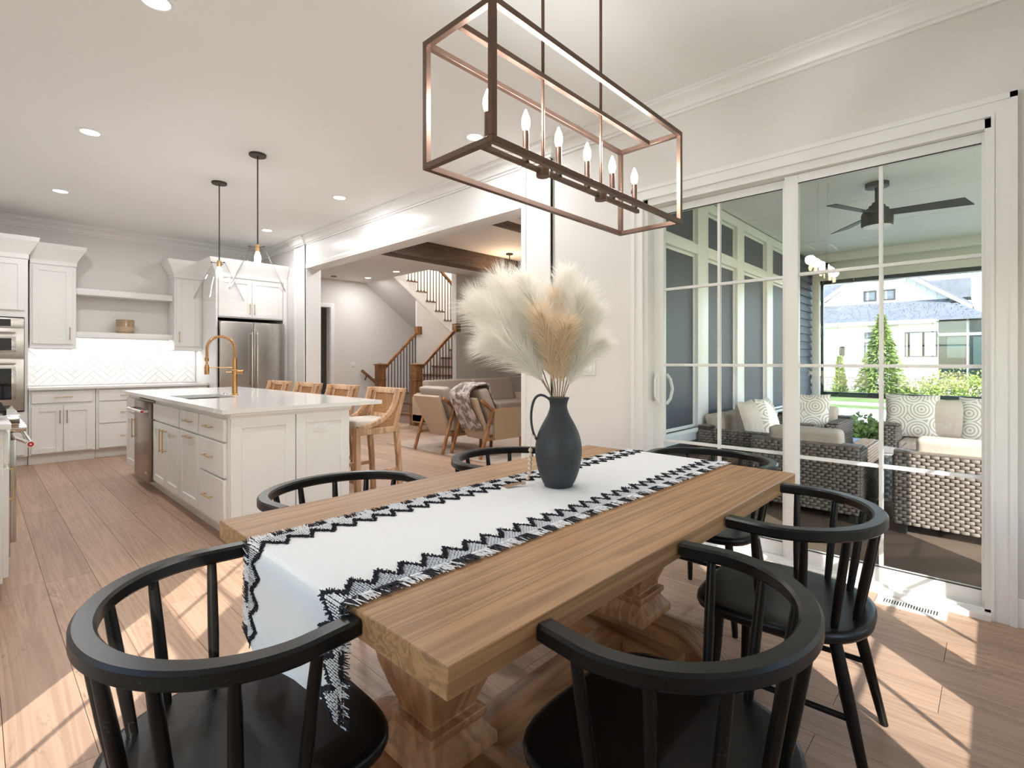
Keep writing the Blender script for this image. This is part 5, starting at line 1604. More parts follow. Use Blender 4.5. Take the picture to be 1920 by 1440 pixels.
can(5.88, 9.88, 'recessed light in the stairwell ceiling, left of the pair', z=ZC, group='stairwell recessed lights')
can(5.87, 8.78, 'recessed light in the stairwell ceiling, right of the pair', z=ZC, group='stairwell recessed lights')
for y_, lb in ((3.4, 'added recessed fill light hidden behind the opening header, patio side'), (5.2, 'added recessed fill light hidden behind the opening header, mid opening'), (7.2, 'added recessed fill light hidden behind the opening header, kitchen side')):
    can(4.2, y_, lb, z=ZC, w=16, group='added living room fill lights')  # extra lamps out of view behind the header, added to brighten the living room
t = thing('smoke_detector', 'small dark ceiling detector in the hallway beyond the opening', 'detector', (5.26, 10.2, ZC))
build(MB().lathe([(0.055, -0.02), (0.06, -0.01), (0.06, 0)], (5.26, 10.2, ZC), 20), 'body', plain('detector_grey', (0.25, 0.22, 0.2), 0.6), t)

# ---------------------------------------------------------------- staircase
t = thing('staircase', 'oak staircase with iron balusters, oak handrails and square newels', 'staircase', (6.4, 8.8, 0))
def newel(x, y, z1=1.21, w=0.17):
    mb = MB(); h = w/2
    mb.box(x-h, x+h, y-h, y+h, 0, z1-0.05); mb.box(x-h-0.012, x+h+0.012, y-h-0.012, y+h+0.012, 0, 0.42); mb.box(x-h-0.014, x+h+0.014, y-h-0.014, y+h+0.014, 0.86, 0.875)
    mb.box(x-h-0.02, x+h+0.02, y-h-0.02, y+h+0.02, z1-0.055, z1-0.03)
    mb.add([(x-h, y-h, z1-.03), (x+h, y-h, z1-.03), (x+h, y+h, z1-.03), (x-h, y+h, z1-.03), (x, y, z1)], [(0,1,4),(1,2,4),(2,3,4),(3,0,4),(3,2,1,0)])
    build(mb, 'newel_post', M['newel'], t, bevel=0.003, seg=1)
newel(5.90, 8.14); newel(5.90, 9.42)
for y, xe in ((8.16, 6.87), (9.42, 6.82)):
    z0, z1 = 1.06, 1.87
    build(MB().bar((5.97, y, z0), (xe, y, z1), 0.062, 0.058), 'handrail', M['rail_oak'], t, bevel=0.012)
    build(MB().box(xe-0.02, xe+0.11, y-0.075 if y < 9 else y-0.07, y+0.05, z1-0.03, z1+0.15), 'half_newel', M['newel'], t, bevel=0.003, seg=1)
    for k in range(11):
        x = 6.02 + 0.078*k
        zt_ = z0 + (z1-z0)*(x-5.97)/(xe-5.97) - 0.03
        zb = 0.19*(int((x-5.95)/0.26)+1) if y < 9 else 0.0
        mb = MB(); mb.bar((x, y, zb), (x, y, zt_), 0.013, 0.013); mb.box(x-0.013, x+0.013, y-0.013, y+0.013, zb, zb+0.025)
        build(mb, 'baluster', M['iron'], t, smooth=False)
for i in range(9):
    x = 5.95 + 0.26*i; z = 0.19*(i+1)
    build(MB().box(x, x+0.02, 8.26, 9.38, z-0.19, z-0.03), 'riser', M['riser'], t, smooth=False)
    build(MB().box(x-0.028, x+0.27, 8.255, 9.39, z-0.03, z), 'tread', M['tread'], t, bevel=0.006)
mb = MB(); mb.prism([(5.93, 0), (6.15, 0), (6.87, 0.55), (6.87, 0.87), (5.93, 0.20)], 8.20, 8.255, 'y')
build(mb, 'stringer', M['trim'], t, smooth=False)
# upper flight coming back over the hall
ups = [(7.36 + 0.26*k, 2.62 - 0.205*k) for k in range(-4, 4)]
for x, z in ups:
    build(MB().box(x-0.285, x+0.02, 9.40, 10.6, z-0.028, z), 'tread', M['tread'], t, bevel=0.005)
    build(MB().box(x-0.03, x-0.015, 9.44, 10.6, z-0.205, z-0.028), 'riser', M['trim'], t, smooth=False)
    for q in (0.05, 0.137, 0.224):
        xx = x - q; zz = z
        rail_z = 0.86 + 2.62 - 0.79*(xx-7.36)
        mb = MB(); mb.bar((xx, 9.435, zz), (xx, 9.435, rail_z), 0.013, 0.013); mb.box(xx-0.013, xx+0.013, 9.422, 9.448, zz, zz+0.022)
        build(mb, 'baluster', M['iron'], t, smooth=False)
build(MB().bar((6.25, 9.435, 0.87+2.62-0.79*(6.25-7.36)), (8.2, 9.435, 0.87+2.62-0.79*(8.2-7.36)), 0.06, 0.055), 'handrail', M['rail_oak'], t, bevel=0.01)
pl = []
for x, z in ups: pl += [(x-0.285+0.02, z-0.028), (x-0.0, z-0.028)]
poly = [(6.12, 3.115), (8.16, 1.70)]
mb = MB()
top = [(x-0.265, z-0.028) for x, z in ups]
for k, (x, z) in enumerate(ups):
    lo0, lo1 = 3.06-0.72*(x-0.285-6.27), 3.06-0.72*(x-0.025-6.27)
    mb.prism([(x-0.285, lo0), (x-0.025, lo1), (x-0.025, z-0.028), (x-0.285, z-0.028)], 9.41, 9.44, 'y')
build(mb, 'stringer', M['trim'], t, smooth=False)
mb = MB()
x0, x1 = 6.12, 9.2
za, zb_ = 3.06-0.72*(x0-6.27), 3.06-0.72*(8.2-6.27)
mb.add([(x0, 9.40, za), (8.2, 9.40, zb_), (8.2, 10.6, zb_), (x0, 10.6, za), (x0, 9.40, za-0.05), (8.2, 9.40, zb_-0.05), (8.2, 10.6, zb_-0.05), (x0, 10.6, za-0.05)], [(0,1,2,3),(7,6,5,4),(0,4,5,1),(1,5,6,2),(2,6,7,3),(3,7,4,0)])
struct('ceiling_soffit', mb, M['wall'], smooth=False)
mb = MB(); mb.prism([(6.82, 0), (9.2, 0), (9.2, 1.65), (8.2, 1.65), (6.82, 2.60)], 9.40, 9.445, 'y')
struct('wall_stair_middle', mb, M['wall'], smooth=False)
mb = MB(); mb.bar((6.10, 10.52, 1.03), (6.62, 10.52, 0.62), 0.05, 0.06)
t2 = thing('wall_handrail', 'dark oak handrail sloping down the stairwell wall', 'handrail', (6.3, 10.52, 0.8))
build(mb, 'rail', M['rail_oak'], t2, bevel=0.01)
build(MB().tube([(6.22, 10.6, 0.82), (6.22, 10.56, 0.82), (6.22, 10.52, 0.90)], 0.011, 8), 'bracket', M['iron'], t2)
# unseen fixture added upstairs to brighten the stairwell walls
t = thing('upstairs_fill_light', 'added unseen flush light that brightens the upper stairs', 'ceiling light', (7.6, 9.4, 5.8))
build(MB().lathe([(0.10, -0.05), (0.16, -0.03), (0.17, 0)], (7.6, 9.4, 5.8), 24), 'dome', M['lens'], t)
l = bpy.data.lights.new('upstairs_fill_lamp', 'POINT'); l.energy = 160; l.color = (1, 0.94, 0.87); l.shadow_soft_size = 0.15
o = link(bpy.data.objects.new('upstairs_fill_lamp', l)); o.parent = t; o.location = (0, 0, -0.30)

# ================================================================ PORCH
PZ = -0.03
struct('floor_porch', MB().box(XR+0.2, 10.0, -3.0, 2.30, PZ-0.25, PZ), M['concrete'], smooth=False)
cp = struct('ceiling_porch', MB().box(XR+0.2, 10.0, -2.8, 2.24, 2.945, 3.08), plain('porch_ceiling_paint', (0.72, 0.72, 0.70), 0.6), smooth=False)
px = [XR+0.21, 4.30, 5.30, 6.42, 7.55, 8.50, 9.20]
pc_m = plain('porch_ceiling_board', (0.76, 0.76, 0.74), 0.55)
for k in range(len(px)-1):
    for (ya, yb) in ((-2.75, -0.35), (-0.33, 2.20)):
        build(MB().box(px[k]+0.004, px[k+1]-0.004, ya, yb, 2.925, 2.945), 'ceiling_panel', pc_m, cp, bevel=0.003, seg=1)
mb = MB(); mb.box(9.22, 9.30, -2.8, 2.20, 2.80, 2.945)
struct('trim_11', mb, M['trim'], bevel=0.004)
mb = MB(); mb.box(9.60, 9.85, -2.8, 2.20, 2.56, 2.945)
struct('trim_12', mb, M['trim'], bevel=0.004)
struct('trim_13', MB().box(9.64, 9.80, -2.7, 2.19, 2.50, 2.56), M['screen'], bevel=0.003)
mb = MB(); mb.box(XR+0.2, 9.85, -2.95, -2.75, 2.56, 2.945)
struct('trim_14', mb, M['trim'], bevel=0.004)
# siding: separate lap boards
sw = struct('wall_siding', MB().box(XR+0.2, 9.84, 2.25, 2.30, PZ, 2.95), M['siding'], smooth=False)
zb = PZ
while zb < 2.9:
    for xa, xb in ([(8.62, 9.84)] if zb > 0.42 else [(XR+0.2, 9.84)]):
        ztop_ = min(zb+0.135, 2.94) if xa > 8 or zb + 0.135 < 0.44 else 0.44
        m_ = MB(); m_.add([(xa, 2.212, zb), (xb, 2.212, zb), (xb, 2.25, zb), (xa, 2.25, zb), (xa, 2.236, ztop_), (xb, 2.236, ztop_), (xb, 2.25, ztop_), (xa, 2.25, ztop_)], [(0,3,2,1),(4,5,6,7),(0,1,5,4),(1,2,6,5),(2,3,7,6),(3,0,4,7)])
        build(m_, 'siding_board', M['siding'], sw, smooth=False)
    zb += 0.122
mb = MB(); mb.box(9.58, 9.66, 2.10, 2.20, PZ, 2.56)
struct('trim_15', mb, M['trim'], bevel=0.003)
t = thing('screen_rail', 'dark horizontal rail across the open far side of the porch', 'rail', (9.7, -0.2, PZ))
build(MB().box(9.68, 9.72, -2.7, 2.10, 0.655, 0.735), 'rail', M['screen'], t, bevel=0.003)
for y in (-2.68, 2.08): build(MB().box(9.675, 9.725, y-0.02, y+0.02, PZ, 2.5), 'side_track', M['screen'], t, bevel=0.002)
t = thing('security_camera', 'small black security camera on the porch beam', 'camera', (9.55, 2.0, 2.79))
build(MB().box(9.50, 9.58, 1.96, 2.05, 2.755, 2.83), 'body', M['fan'], t, bevel=0.012, seg=2)
build(MB().cyl((9.50, 2.005, 2.79), (9.49, 2.005, 2.79), 0.02, n=14), 'lens', M['ovenglass'], t)
build(MB().box(9.58, 9.61, 1.985, 2.025, 2.775, 2.81), 'mount', M['fan'], t, bevel=0.003)
for k, (x, y) in enumerate(((9.72, -2.85), (6.4, -2.85))):
    struct('trim_%d' % (16+k), MB().box(x-0.12, x+0.12, y-0.1, y+0.1, PZ, 2.56), M['trim'], bevel=0.004)

# ceiling fan
t = thing('ceiling_fan', 'matte black three-blade ceiling fan on the porch', 'fan', (5.90, 0.81, 2.925))
fx_, fy_ = 5.90, 0.81
build(MB().lathe([(0.072, -0.045), (0.095, -0.04), (0.095, 0.0)], (fx_, fy_, 2.925), 32), 'canopy', M['fan'], t)
build(MB().cyl((fx_, fy_, 2.68), (fx_, fy_, 2.89), 0.018, n=14), 'downrod', M['fan'], t)
build(MB().lathe([(0.118, 0.0), (0.127, 0.01), (0.127, 0.115), (0.118, 0.135), (0.095, 0.142), (0.093, 0.165), (0.068, 0.172), (0.066, 0.195), (0.042, 0.20), (0.04, 0.225), (0.02, 0.23)], (fx_, fy_, 2.515), 40), 'motor', M['fan'], t)
build(MB().lathe([(0.112, -0.004), (0.116, 0.003)], (fx_, fy_, 2.515), 32), 'light_cover', M['white'], t)
for th in (-36, 84, 204):
    d = RH*math.cos(R(th)) + VIEW*math.sin(R(th)); pdp = Vector((-d.y, d.x, 0))
    tilt = Vector((0, 0, -math.tan(R(13))))
    c0 = Vector((fx_, fy_, 2.635)) + d*0.10; c1 = Vector((fx_, fy_, 2.635)) + d*0.70
    def e(c, w): return c + pdp*w + tilt*w
    mb = MB(); th_ = Vector((0, 0, 0.004))
    q = [e(c0, -0.055), e(c0, 0.055), e(c1, 0.075), e(c1 - d*0.08, -0.075)]
    mb.add([p_+th_ for p_ in q] + [p_-th_ for p_ in q], [(0,1,2,3),(7,6,5,4),(0,4,5,1),(1,5,6,2),(2,6,7,3),(3,7,4,0)])
    build(mb, 'blade', M['fan'], t, bevel=0.002, seg=1)

# wicker furniture ------------------------------------------------
def weave(mb, o_, u, v, nrm, lu, lv, cw=0.052, chh=0.0245, dep=0.009):
    """woven strands over a rectangle: origin o_, unit axes u (along) and v (up), outward nrm"""
    rows = int(lv/chh); o_ = Vector(o_); u = Vector(u); v = Vector(v); nrm = Vector(nrm)
    for r_ in range(rows):
        x = -(cw/2 if r_ % 2 else 0)
        while x < lu:
            a, b = max(x, 0), min(x+cw, lu)
            if b - a > 0.012:
                o = len(mb.v); L = b-a
                for f, h in ((0.02, -0.002), (0.2, dep*0.8), (0.5, dep), (0.8, dep*0.8), (0.98, -0.002)):
                    p = o_ + u*(a+L*f) + v*(r_*chh) + nrm*h
                    mb.v += [tuple(p + v*0.0015), tuple(p + v*(chh*0.5) + nrm*0.004), tuple(p + v*(chh-0.0015))]
                for k in range(4):
                    for q in range(2):
                        mb.f.append((o+k*3+q, o+k*3+3+q, o+k*3+4+q, o+k*3+1+q))
            x += cw
def wicker_seat(label, w, group='wicker porch seating', cat='outdoor sofa', cush=1, name='wicker_sofa'):
    # sitter looks to +y; the back stands at y = -0.40
    t = thing(name, label, cat, (0, 0, 0), group)
    h = w/2
    core = MB()
    core.box(-h+.02, h-.02, -0.40, -0.28, 0.09, 0.61); core.box(-h+.02, h-.02, -0.30, 0.38, 0.10, 0.30)
    for s in (-1, 1): core.box(s*h-s*0.02, s*(h-0.13), -0.40, 0.38, 0.09, 0.575)
    build(core, 'frame', plain('wicker_core', (0.035, 0.028, 0.024), 0.8) if 'wicker_core' not in bpy.data.materials else bpy.data.materials['wicker_core'], t, smooth=False)
    mb = MB()
    weave(mb, (-h+.02, -0.402, 0.085), (1, 0, 0), (0, 0, 1), (0, -1, 0), w-.04, 0.53)
    build(mb, 'wicker_back', M['wicker'], t, ang=60, kind='stuff')
    for s in (-1, 1):
        mb = MB()
        weave(mb, (s*(h-.018), -0.40, 0.085), (0, 1, 0), (0, 0, 1), (s, 0, 0), 0.78, 0.49)
        weave(mb, (s*(h-.132), -0.40, 0.30), (0, 1, 0), (0, 0, 1), (-s, 0, 0), 0.78, 0.275)
        weave(mb, (s*(h-.132) if s > 0 else -h+.018, 0.382, 0.085), (1, 0, 0), (0, 0, 1), (0, 1, 0), 0.114, 0.49)
        weave(mb, (s*(h-.132) if s > 0 else -h+.018, -0.40, 0.577), (1, 0, 0), (0, 1, 0), (0, 0, 1), 0.114, 0.78)
        build(mb, 'wicker_arm', M['wicker'], t, ang=60, kind='stuff')
    mb = MB(); weave(mb, (-h+.135, 0.382, 0.09), (1, 0, 0), (0, 0, 1), (0, 1, 0), w-.27, 0.21)
    build(mb, 'wicker_front', M['wicker'], t, ang=60, kind='stuff')
    build(MB().box(-h+.02, h-.02, -0.41, -0.29, 0.598, 0.618), 'back_cap', M['wicker'], t, bevel=0.006)
    for sx in (-1, 1):
        for y in (-0.37, 0.35): build(MB().box(sx*(h-.07)-.025, sx*(h-.07)+.025, y-.025, y+.025, 0, 0.10), 'leg', M['fan'], t, smooth=False)
    cw = (w-0.27)/cush
    for k in range(cush):
        x0 = -h+.135+k*cw
        build(MB().box(x0+.004, x0+cw-.004, -0.27, 0.40, 0.30, 0.43), 'seat_cushion', M['cushion'], t, bevel=0.035, seg=3)
        m_ = MB(); m_.add([(x0+.004, -.20, .42), (x0+cw-.004, -.20, .42), (x0+cw-.004, -.33, .42), (x0+.004, -.33, .42), (x0+.01, -.25, .725), (x0+cw-.01, -.25, .725), (x0+cw-.01, -.405, .715), (x0+.01, -.405, .715)], [(0,1,2,3),(7,6,5,4),(0,4,5,1),(1,5,6,2),(2,6,7,3),(3,7,4,0)])
        build(m_, 'back_cushion', M['cushion'], t, bevel=0.045, seg=4)
    return t
s1 = wicker_seat('grey wicker sofa just outside the right door panel, woven back towards the room', 1.95, cush=2)
s1.location = (5.02, -0.42, PZ); s1.rotation_euler = (0, 0, R(-90))
dup(s1, (7.05, -0.10, PZ), R(90), 'grey wicker sofa on the far porch side facing the room with patterned pillows')
c1 = wicker_seat('grey wicker armchair just outside the door left of the sofa, woven back towards the room', 0.82, cat='outdoor chair', name='wicker_armchair')
c1.location = (5.02, 1.13, PZ); c1.rotation_euler = (0, 0, R(-90))
dup(c1, (6.78, 1.62, PZ), R(90), 'grey wicker armchair facing the room with a patterned pillow, beside the navy siding')
l1 = wicker_seat('grey wicker loveseat under the living room windows', 1.25, cush=2, name='wicker_loveseat')
l1.location = (5.66, 1.78, PZ); l1.rotation_euler = (0, 0, R(180))

def pillow_mat():
    m, nt, p = nodes('medallion_print'); L = nt.links.new
    tc = N(nt, 'ShaderNodeTexCoord')
    vo = nt.nodes.new('ShaderNodeTexVoronoi'); vo.inputs['Scale'].default_value = 5.2; vo.inputs['Randomness'].default_value = 0.55; vo.voronoi_dimensions = '2D'
    mp = N(nt, 'ShaderNodeMapping'); L(tc.outputs['Object'], mp.inputs[0]); L(mp.outputs[0], vo.inputs['Vector'])
    mu = N(nt, 'ShaderNodeMath', operation='MULTIPLY'); mu.inputs[1].default_value = 42.0; L(vo.outputs['Distance'], mu.inputs[0])
    si = N(nt, 'ShaderNodeMath', operation='SINE'); L(mu.outputs[0], si.inputs[0])
    r1 = ramp(nt, [(0.0, (0.80, 0.77, 0.72)), (0.55, (0.80, 0.77, 0.72)), (0.75, (0.42, 0.38, 0.34)), (1.0, (0.55, 0.44, 0.32))]); 
    mr = N(nt, 'ShaderNodeMapRange'); mr.inputs[1].default_value = -1; mr.inputs[2].default_value = 1; L(si.outputs[0], mr.inputs[0]); L(mr.outputs[0], r1.inputs[0])
    L(r1.outputs[0], p.inputs['Base Color']); p.inputs['Roughness'].default_value = 0.9
    return m
PM = pillow_mat()
def pillow(label, loc, rz, lean, size=0.46, th=0.15, mat=None, group='porch pillows'):
    # lies in its own x-y plane, leaning back
    n = 14; mb = MB()
    for sgn in (1, -1):
        for i in range(n+1):
            for j in range(n+1):
                a, b = -1+2*i/n, -1+2*j/n
                hgt = max(0, (1-a**4)*(1-b**4))**0.6
                pin = 1 - 0.07*(1-abs(a*b))*(abs(a)**4+abs(b)**4)/1.0
                mb.v.append((a*size/2*pin, b*size/2*pin, sgn*th/2*hgt))
    st_ = n+1; off = st_*st_
    for i in range(n):
        for j in range(n):
            a = i*st_+j
            mb.f.append((a, a+st_, a+st_+1, a+1)); mb.f.append((off+a, off+a+1, off+a+st_+1, off+a+st_))
    o = build(mb, 'throw_pillow', mat or PM, None, ang=80)
    o.location = loc
    o.rotation_euler = (R(lean), 0, R(rz))
    tag(o, label, 'pillow', group)
    return o
# pillows stand on the seats: local y goes up, local z towards the sitter
pillow('patterned pillow at the left end of the far porch sofa', (7.055, 0.66, 0.635), -90, 76, 0.48)
pillow('patterned pillow at the right of the far porch sofa', (7.055, 0.04, 0.635), -90, 76, 0.46)
pillow('plain sand pillow between the two patterned ones on the far sofa', (7.08, 0.36, 0.62), -90, 78, 0.44, mat=M['cushion'])
pillow('patterned pillow on the armchair beside the navy siding', (6.74, 1.60, 0.63), -84, 72, 0.46)
pillow('patterned pillow on the loveseat under the windows', (5.90, 1.79, 0.62), 0, 74, 0.44)
pillow('plain sand pillow on the loveseat under the windows', (5.42, 1.80, 0.62), 0, 74, 0.44, mat=M['cushion'])
t = thing('woven_stool', 'pale woven drum stool between the porch sofas', 'stool', (5.75, 0.80, PZ), None)
mb = MB()
for r_ in range(15):
    z = PZ + 0.03 + r_*0.027
    for k in range(22):
        a0, a1 = 2*math.pi*(k+0.5*(r_ % 2))/22, 2*math.pi*(k+1+0.5*(r_ % 2))/22
        o_ = len(mb.v)
        for f, h in ((0.03, 0.0), (0.3, 0.010), (0.7, 0.010), (0.97, 0.0)):
            a = a0+(a1-a0)*f; rr = 0.225 + 0.025*math.sin(math.pi*r_/14) + h
            mb.v += [(5.75+rr*math.cos(a), 0.80+rr*math.sin(a), z), (5.75+rr*math.cos(a), 0.80+rr*math.sin(a), z+0.025)]
        for k2 in range(3): mb.f.append((o_+k2*2, o_+k2*2+2, o_+k2*2+3, o_+k2*2+1))
build(mb, 'woven_side', plain('pale_wicker', (0.50, 0.47, 0.44), 0.6), t, ang=60, kind='stuff')
build(MB().lathe([(0.21, 0.0), (0.235, 0.2), (0.215, 0.44), (0.225, 0.455)], (5.75, 0.80, PZ), 28), 'drum', plain('drum_core', (0.30, 0.28, 0.26), 0.7), t)

# ================================================================ OUTSIDE
GZ = -0.28
struct('ground', MB().box(-30, 80, -60, 60, GZ-0.3, GZ), M['lawn'], smooth=False)
struct('street', MB().box(13.0, 19.4, -60, 60, GZ, GZ+0.012), M['street'], smooth=False)
struct('sidewalk', MB().box(21.0, 22.3, -60, 60, GZ, GZ+0.02), M['street'], smooth=False)
mb = MB()
mulch = plain('mulch', (0.23, 0.17, 0.14), 0.95, bump=0.6, bscale=12, var=0.3, vscale=5)
struct('planting_bed', MB().box(25.2, 31.0, -4, 4.6, GZ, GZ+0.03), mulch, smooth=False)

t = thing('neighbour_house', 'white board-and-batten house with grey shingled roofs across the street', 'house', (33, 4.2, GZ))
HX = 31.0
mb = MB(); mb.box(HX, HX+8, 1.9, 12.5, GZ, 3.15)
build(mb, 'front_wall', M['wsiding'], t, smooth=False)
for k in range(2):
    pass
# stone base, joined stones
rs = random.Random(9); mb = MB()
z = GZ
while z < 0.42:
    y = 1.9
    hh = 0.10
    while y < 9.0:
        w_ = rs.uniform(0.16, 0.42)
        mb.box(HX-0.10-rs.uniform(0, 0.035), HX, y+0.008, min(y+w_, 9.0)-0.008, z+0.006, z+hh-0.006)
        y += w_
    z += hh
build(mb, 'stone_base', M['stone'], t, smooth=False, kind='stuff')
build(MB().box(HX-0.14, HX, 1.88, 9.0, 0.42, 0.50), 'stone_cap', plain('cap_stone', (0.45, 0.43, 0.42), 0.8), t, smooth=False)
# raised panel battens on the lower wall
for y in (1.95, 2.45, 3.0, 4.95, 5.5, 6.05, 6.6, 7.15, 7.7):
    build(MB().box(HX-0.025, HX, y-0.045, y+0.045, 0.5, 2.75), 'batten', M['wsiding'], t, smooth=False)
for z in (0.55, 1.05, 2.05, 2.68):
    build(MB().box(HX-0.028, HX, 4.9, 8.6, z-0.045, z+0.045), 'batten', M['wsiding'], t, smooth=False)
for z in (0.55, 1.40): build(MB().box(HX-0.028, HX, 1.9, 3.2, z-0.045, z+0.045), 'batten', M['wsiding'], t, smooth=False)
def hwin(y0, y1, z0, z1, x=HX, fr=0.05, panes=(1, 1), glassm='winglass'):
    m_ = MB()
    m_.box(x-0.05, x, y0, y0+fr, z0, z1); m_.box(x-0.05, x, y1-fr, y1, z0, z1); m_.box(x-0.05, x, y0+fr, y1-fr, z0, z0+fr); m_.box(x-0.05, x, y0+fr, y1-fr, z1-fr, z1)
    w_ = build(m_, 'window', plain('dark_frame', (0.05, 0.05, 0.055), 0.4) if 'dark_frame' not in bpy.data.materials else bpy.data.materials['dark_frame'], t, smooth=False)
    ny, nz = panes
    for a in range(ny):
        for b_ in range(nz):
            ya, yb_ = y0+fr+(y1-y0-2*fr)*a/ny, y0+fr+(y1-y0-2*fr)*(a+1)/ny
            zz0, zz1 = z0+fr+(z1-z0-2*fr)*b_/nz, z0+fr+(z1-z0-2*fr)*(b_+1)/nz
            g_ = 0.008 if ny*nz > 1 else 0
            build(MB().box(x-0.025, x-0.015, ya+g_, yb_-g_, zz0+g_, zz1-g_), 'pane', M[glassm], w_, smooth=False)
hwin(3.95, 4.78, 2.38, 2.70); hwin(3.95, 4.78, 0.50, 2.22)
bl = build(MB().box(HX-0.03, HX-0.026, 4.0, 4.73, 0.55, 2.17), 'blind', M['winglass'], t, smooth=False)
for k in range(12): build(MB().box(HX-0.036, HX-0.03, 4.01, 4.72, 1.05+k*0.09, 1.10+k*0.09), 'slat', M['white'], bl, smooth=False)
M['winlight'] = plain('light_window', (0.34, 0.36, 0.41), 0.12, coat=0.4)
hwin(1.92, 3.15, 1.45, 2.66, glassm='winlight')
m_ = MB(); m_.box(HX-0.16, HX-0.02, 5.62, 5.84, 1.55, 1.60); m_.box(HX-0.16, HX-0.02, 5.62, 5.84, 1.93, 1.98); m_.box(HX-0.03, HX, 5.66, 5.80, 1.5, 2.02)
for yy in (5.62, 5.82): m_.box(HX-0.16, HX-0.14, yy, yy+0.02, 1.6, 1.93); m_.box(HX-0.04, HX-0.02, yy, yy+0.02, 1.6, 1.93)
w_ = build(m_, 'wall_lantern', M['fan'], t, smooth=False)
# skirt roof, fascia, soffit
def slab(name, pts, th, mat, par, kind=None):
    m_ = MB(); k = len(pts)
    m_.add([p for p in pts] + [(p[0], p[1], p[2]-th) for p in pts], [tuple(range(k)), tuple(reversed(range(k, 2*k)))] + [(i, k+i, k+(i+1) % k, (i+1) % k) for i in range(k)])
    return build(m_, name, mat, par, smooth=False, kind=kind)
ex = HX-0.55
r_ = slab('skirt_roof', [(ex, 0.1, 3.20), (ex, 12.6, 3.20), (32.9, 12.6, 4.40), (32.9, 1.9, 4.40), (32.4, 1.3, 4.1)], 0.06, M['shingle'], t)
# shingle courses on the skirt roof (joined)
mb = MB(); nr = 16
for k in range(nr):
    f0, f1 = k/nr, (k+1)/nr
    xa, xb = ex+(32.9-ex)*f0, ex+(32.9-ex)*f1; za, zb = 3.20+1.20*f0, 3.20+1.20*f1
    y = 0.3 + 1.5*f0 + (0.2 if k % 2 else 0)
    while y < 9.5:
        w_ = rs.uniform(0.22, 0.42); e_ = 0.012+rs.uniform(0, 0.02)
        mb.add([(xa, y, za+e_), (xa, y+w_-.015, za+e_), (xb, y+w_-.015, zb+0.006), (xb, y, zb+0.006), (xa, y, za), (xa, y+w_-.015, za), (xb, y+w_-.015, zb), (xb, y, zb)], [(0,1,2,3),(0,4,5,1),(1,5,6,2),(3,7,4,0)])
        y += w_
build(mb, 'shingles', M['shingle'], t, smooth=False, kind='stuff')
build(MB().box(ex-0.03, ex+0.02, 1.95, 12.6, 3.03, 3.20), 'fascia', M['wsiding'], t, smooth=False)
build(MB().box(ex, HX, 1.95, 12.6, 3.02, 3.05), 'soffit', plain('soffit_white', (0.70, 0.72, 0.75), 0.7), t, smooth=False)
# gable
gx = 32.7; yc, zp, hs = 4.30, 6.45, 0.74
def gz(y): return zp - hs*abs(y-yc)
mb = MB(); mb.prism([(yc-3.1, 4.10), (yc+3.1, 4.10), (yc, zp)], gx, gx+6, 'x')
build(mb, 'gable_wall', M['wsiding'], t, smooth=False)
y = yc-2.6
while y < yc+2.7:
    build(MB().box(gx-0.03, gx, y-0.03, y+0.03, 4.2, max(4.25, gz(y)-0.02)), 'batten', M['wsiding'], t, smooth=False); y += 0.40
for s in (-1, 1):
    ya, yb_ = yc, yc+s*3.55
    za, zb = zp+0.12, zp+0.12-hs*3.55
    m_ = MB(); m_.add([(gx-0.62, ya, za), (gx-0.62, yb_, zb), (gx-0.62, yb_, zb-0.26), (gx-0.62, ya, za-0.26), (gx-0.57, ya, za), (gx-0.57, yb_, zb), (gx-0.57, yb_, zb-0.26), (gx-0.57, ya, za-0.26)], [(0,1,2,3),(7,6,5,4),(0,4,5,1),(1,5,6,2),(2,6,7,3),(3,7,4,0)])
    build(m_, 'rake_board', M['wsiding'], t, smooth=False)
    slab('gable_roof', [(gx-0.64, ya, za+0.05), (gx-0.64, yb_, zb+0.05), (gx+7, yb_, zb+0.05), (gx+7, ya, za+0.05)], 0.10, M['shingle'], t)
    slab('gable_soffit', [(gx-0.58, ya, za-0.12), (gx-0.58, yb_, zb-0.12), (gx, yb_, zb-0.12), (gx, ya, za-0.12)], 0.02, bpy.data.materials['soffit_white'], t)
hwin(4.50, 5.08, 4.42, 4.98, gx, 0.07, (2, 2)); hwin(3.70, 4.28, 4.42, 4.98, gx, 0.07, (2, 2))
build(MB().box(gx-0.06, gx, 3.55, 5.25, 5.02, 5.14), 'window_head', M['wsiding'], t, smooth=False)
# main roof behind on the left, small cross roof on the right
slab('main_roof', [(33.2, 6.2, 4.2), (33.2, 14, 4.2), (38, 14, 8.2), (38, 4.3, 8.2)], 0.1, M['shingle'], t)
mb = MB(); mb.box(35.5, 37.5, 0.9, 2.6, 4.6, 5.6); build(mb, 'cross_roof', M['shingle'], t, smooth=False)
# dark screened porch at the right
t = thing('screened_porch', 'dark screened porch with glossy panels on the right of the white house', 'porch', (31, 0.2, GZ))
build(MB().box(HX-0.02, HX+3, -2.6, 1.89, 0.40, 3.20), 'dark_room', M['screen'], t, smooth=False)
build(MB().box(HX-0.02, HX+3, -2.6, 1.88, GZ, 0.40), 'base_wall', M['stone'], t, smooth=False)
for y0, y1, z0, z1 in ((0.9, 1.6, 1.4, 2.35), (-0.1, 0.7, 1.0, 2.35)):
    build(MB().box(HX-0.05, HX-0.025, y0, y1, z0, z1), 'panel', plain('green_glass', (0.05, 0.085, 0.08), 0.15) if 'green_glass' not in bpy.data.materials else bpy.data.materials['green_glass'], t, smooth=False)
build(MB().box(HX-0.08, HX-0.02, 0.85, 0.92, 0.4, 3.2), 'post', plain('porch_post', (0.30, 0.38, 0.36), 0.5), t, smooth=False)
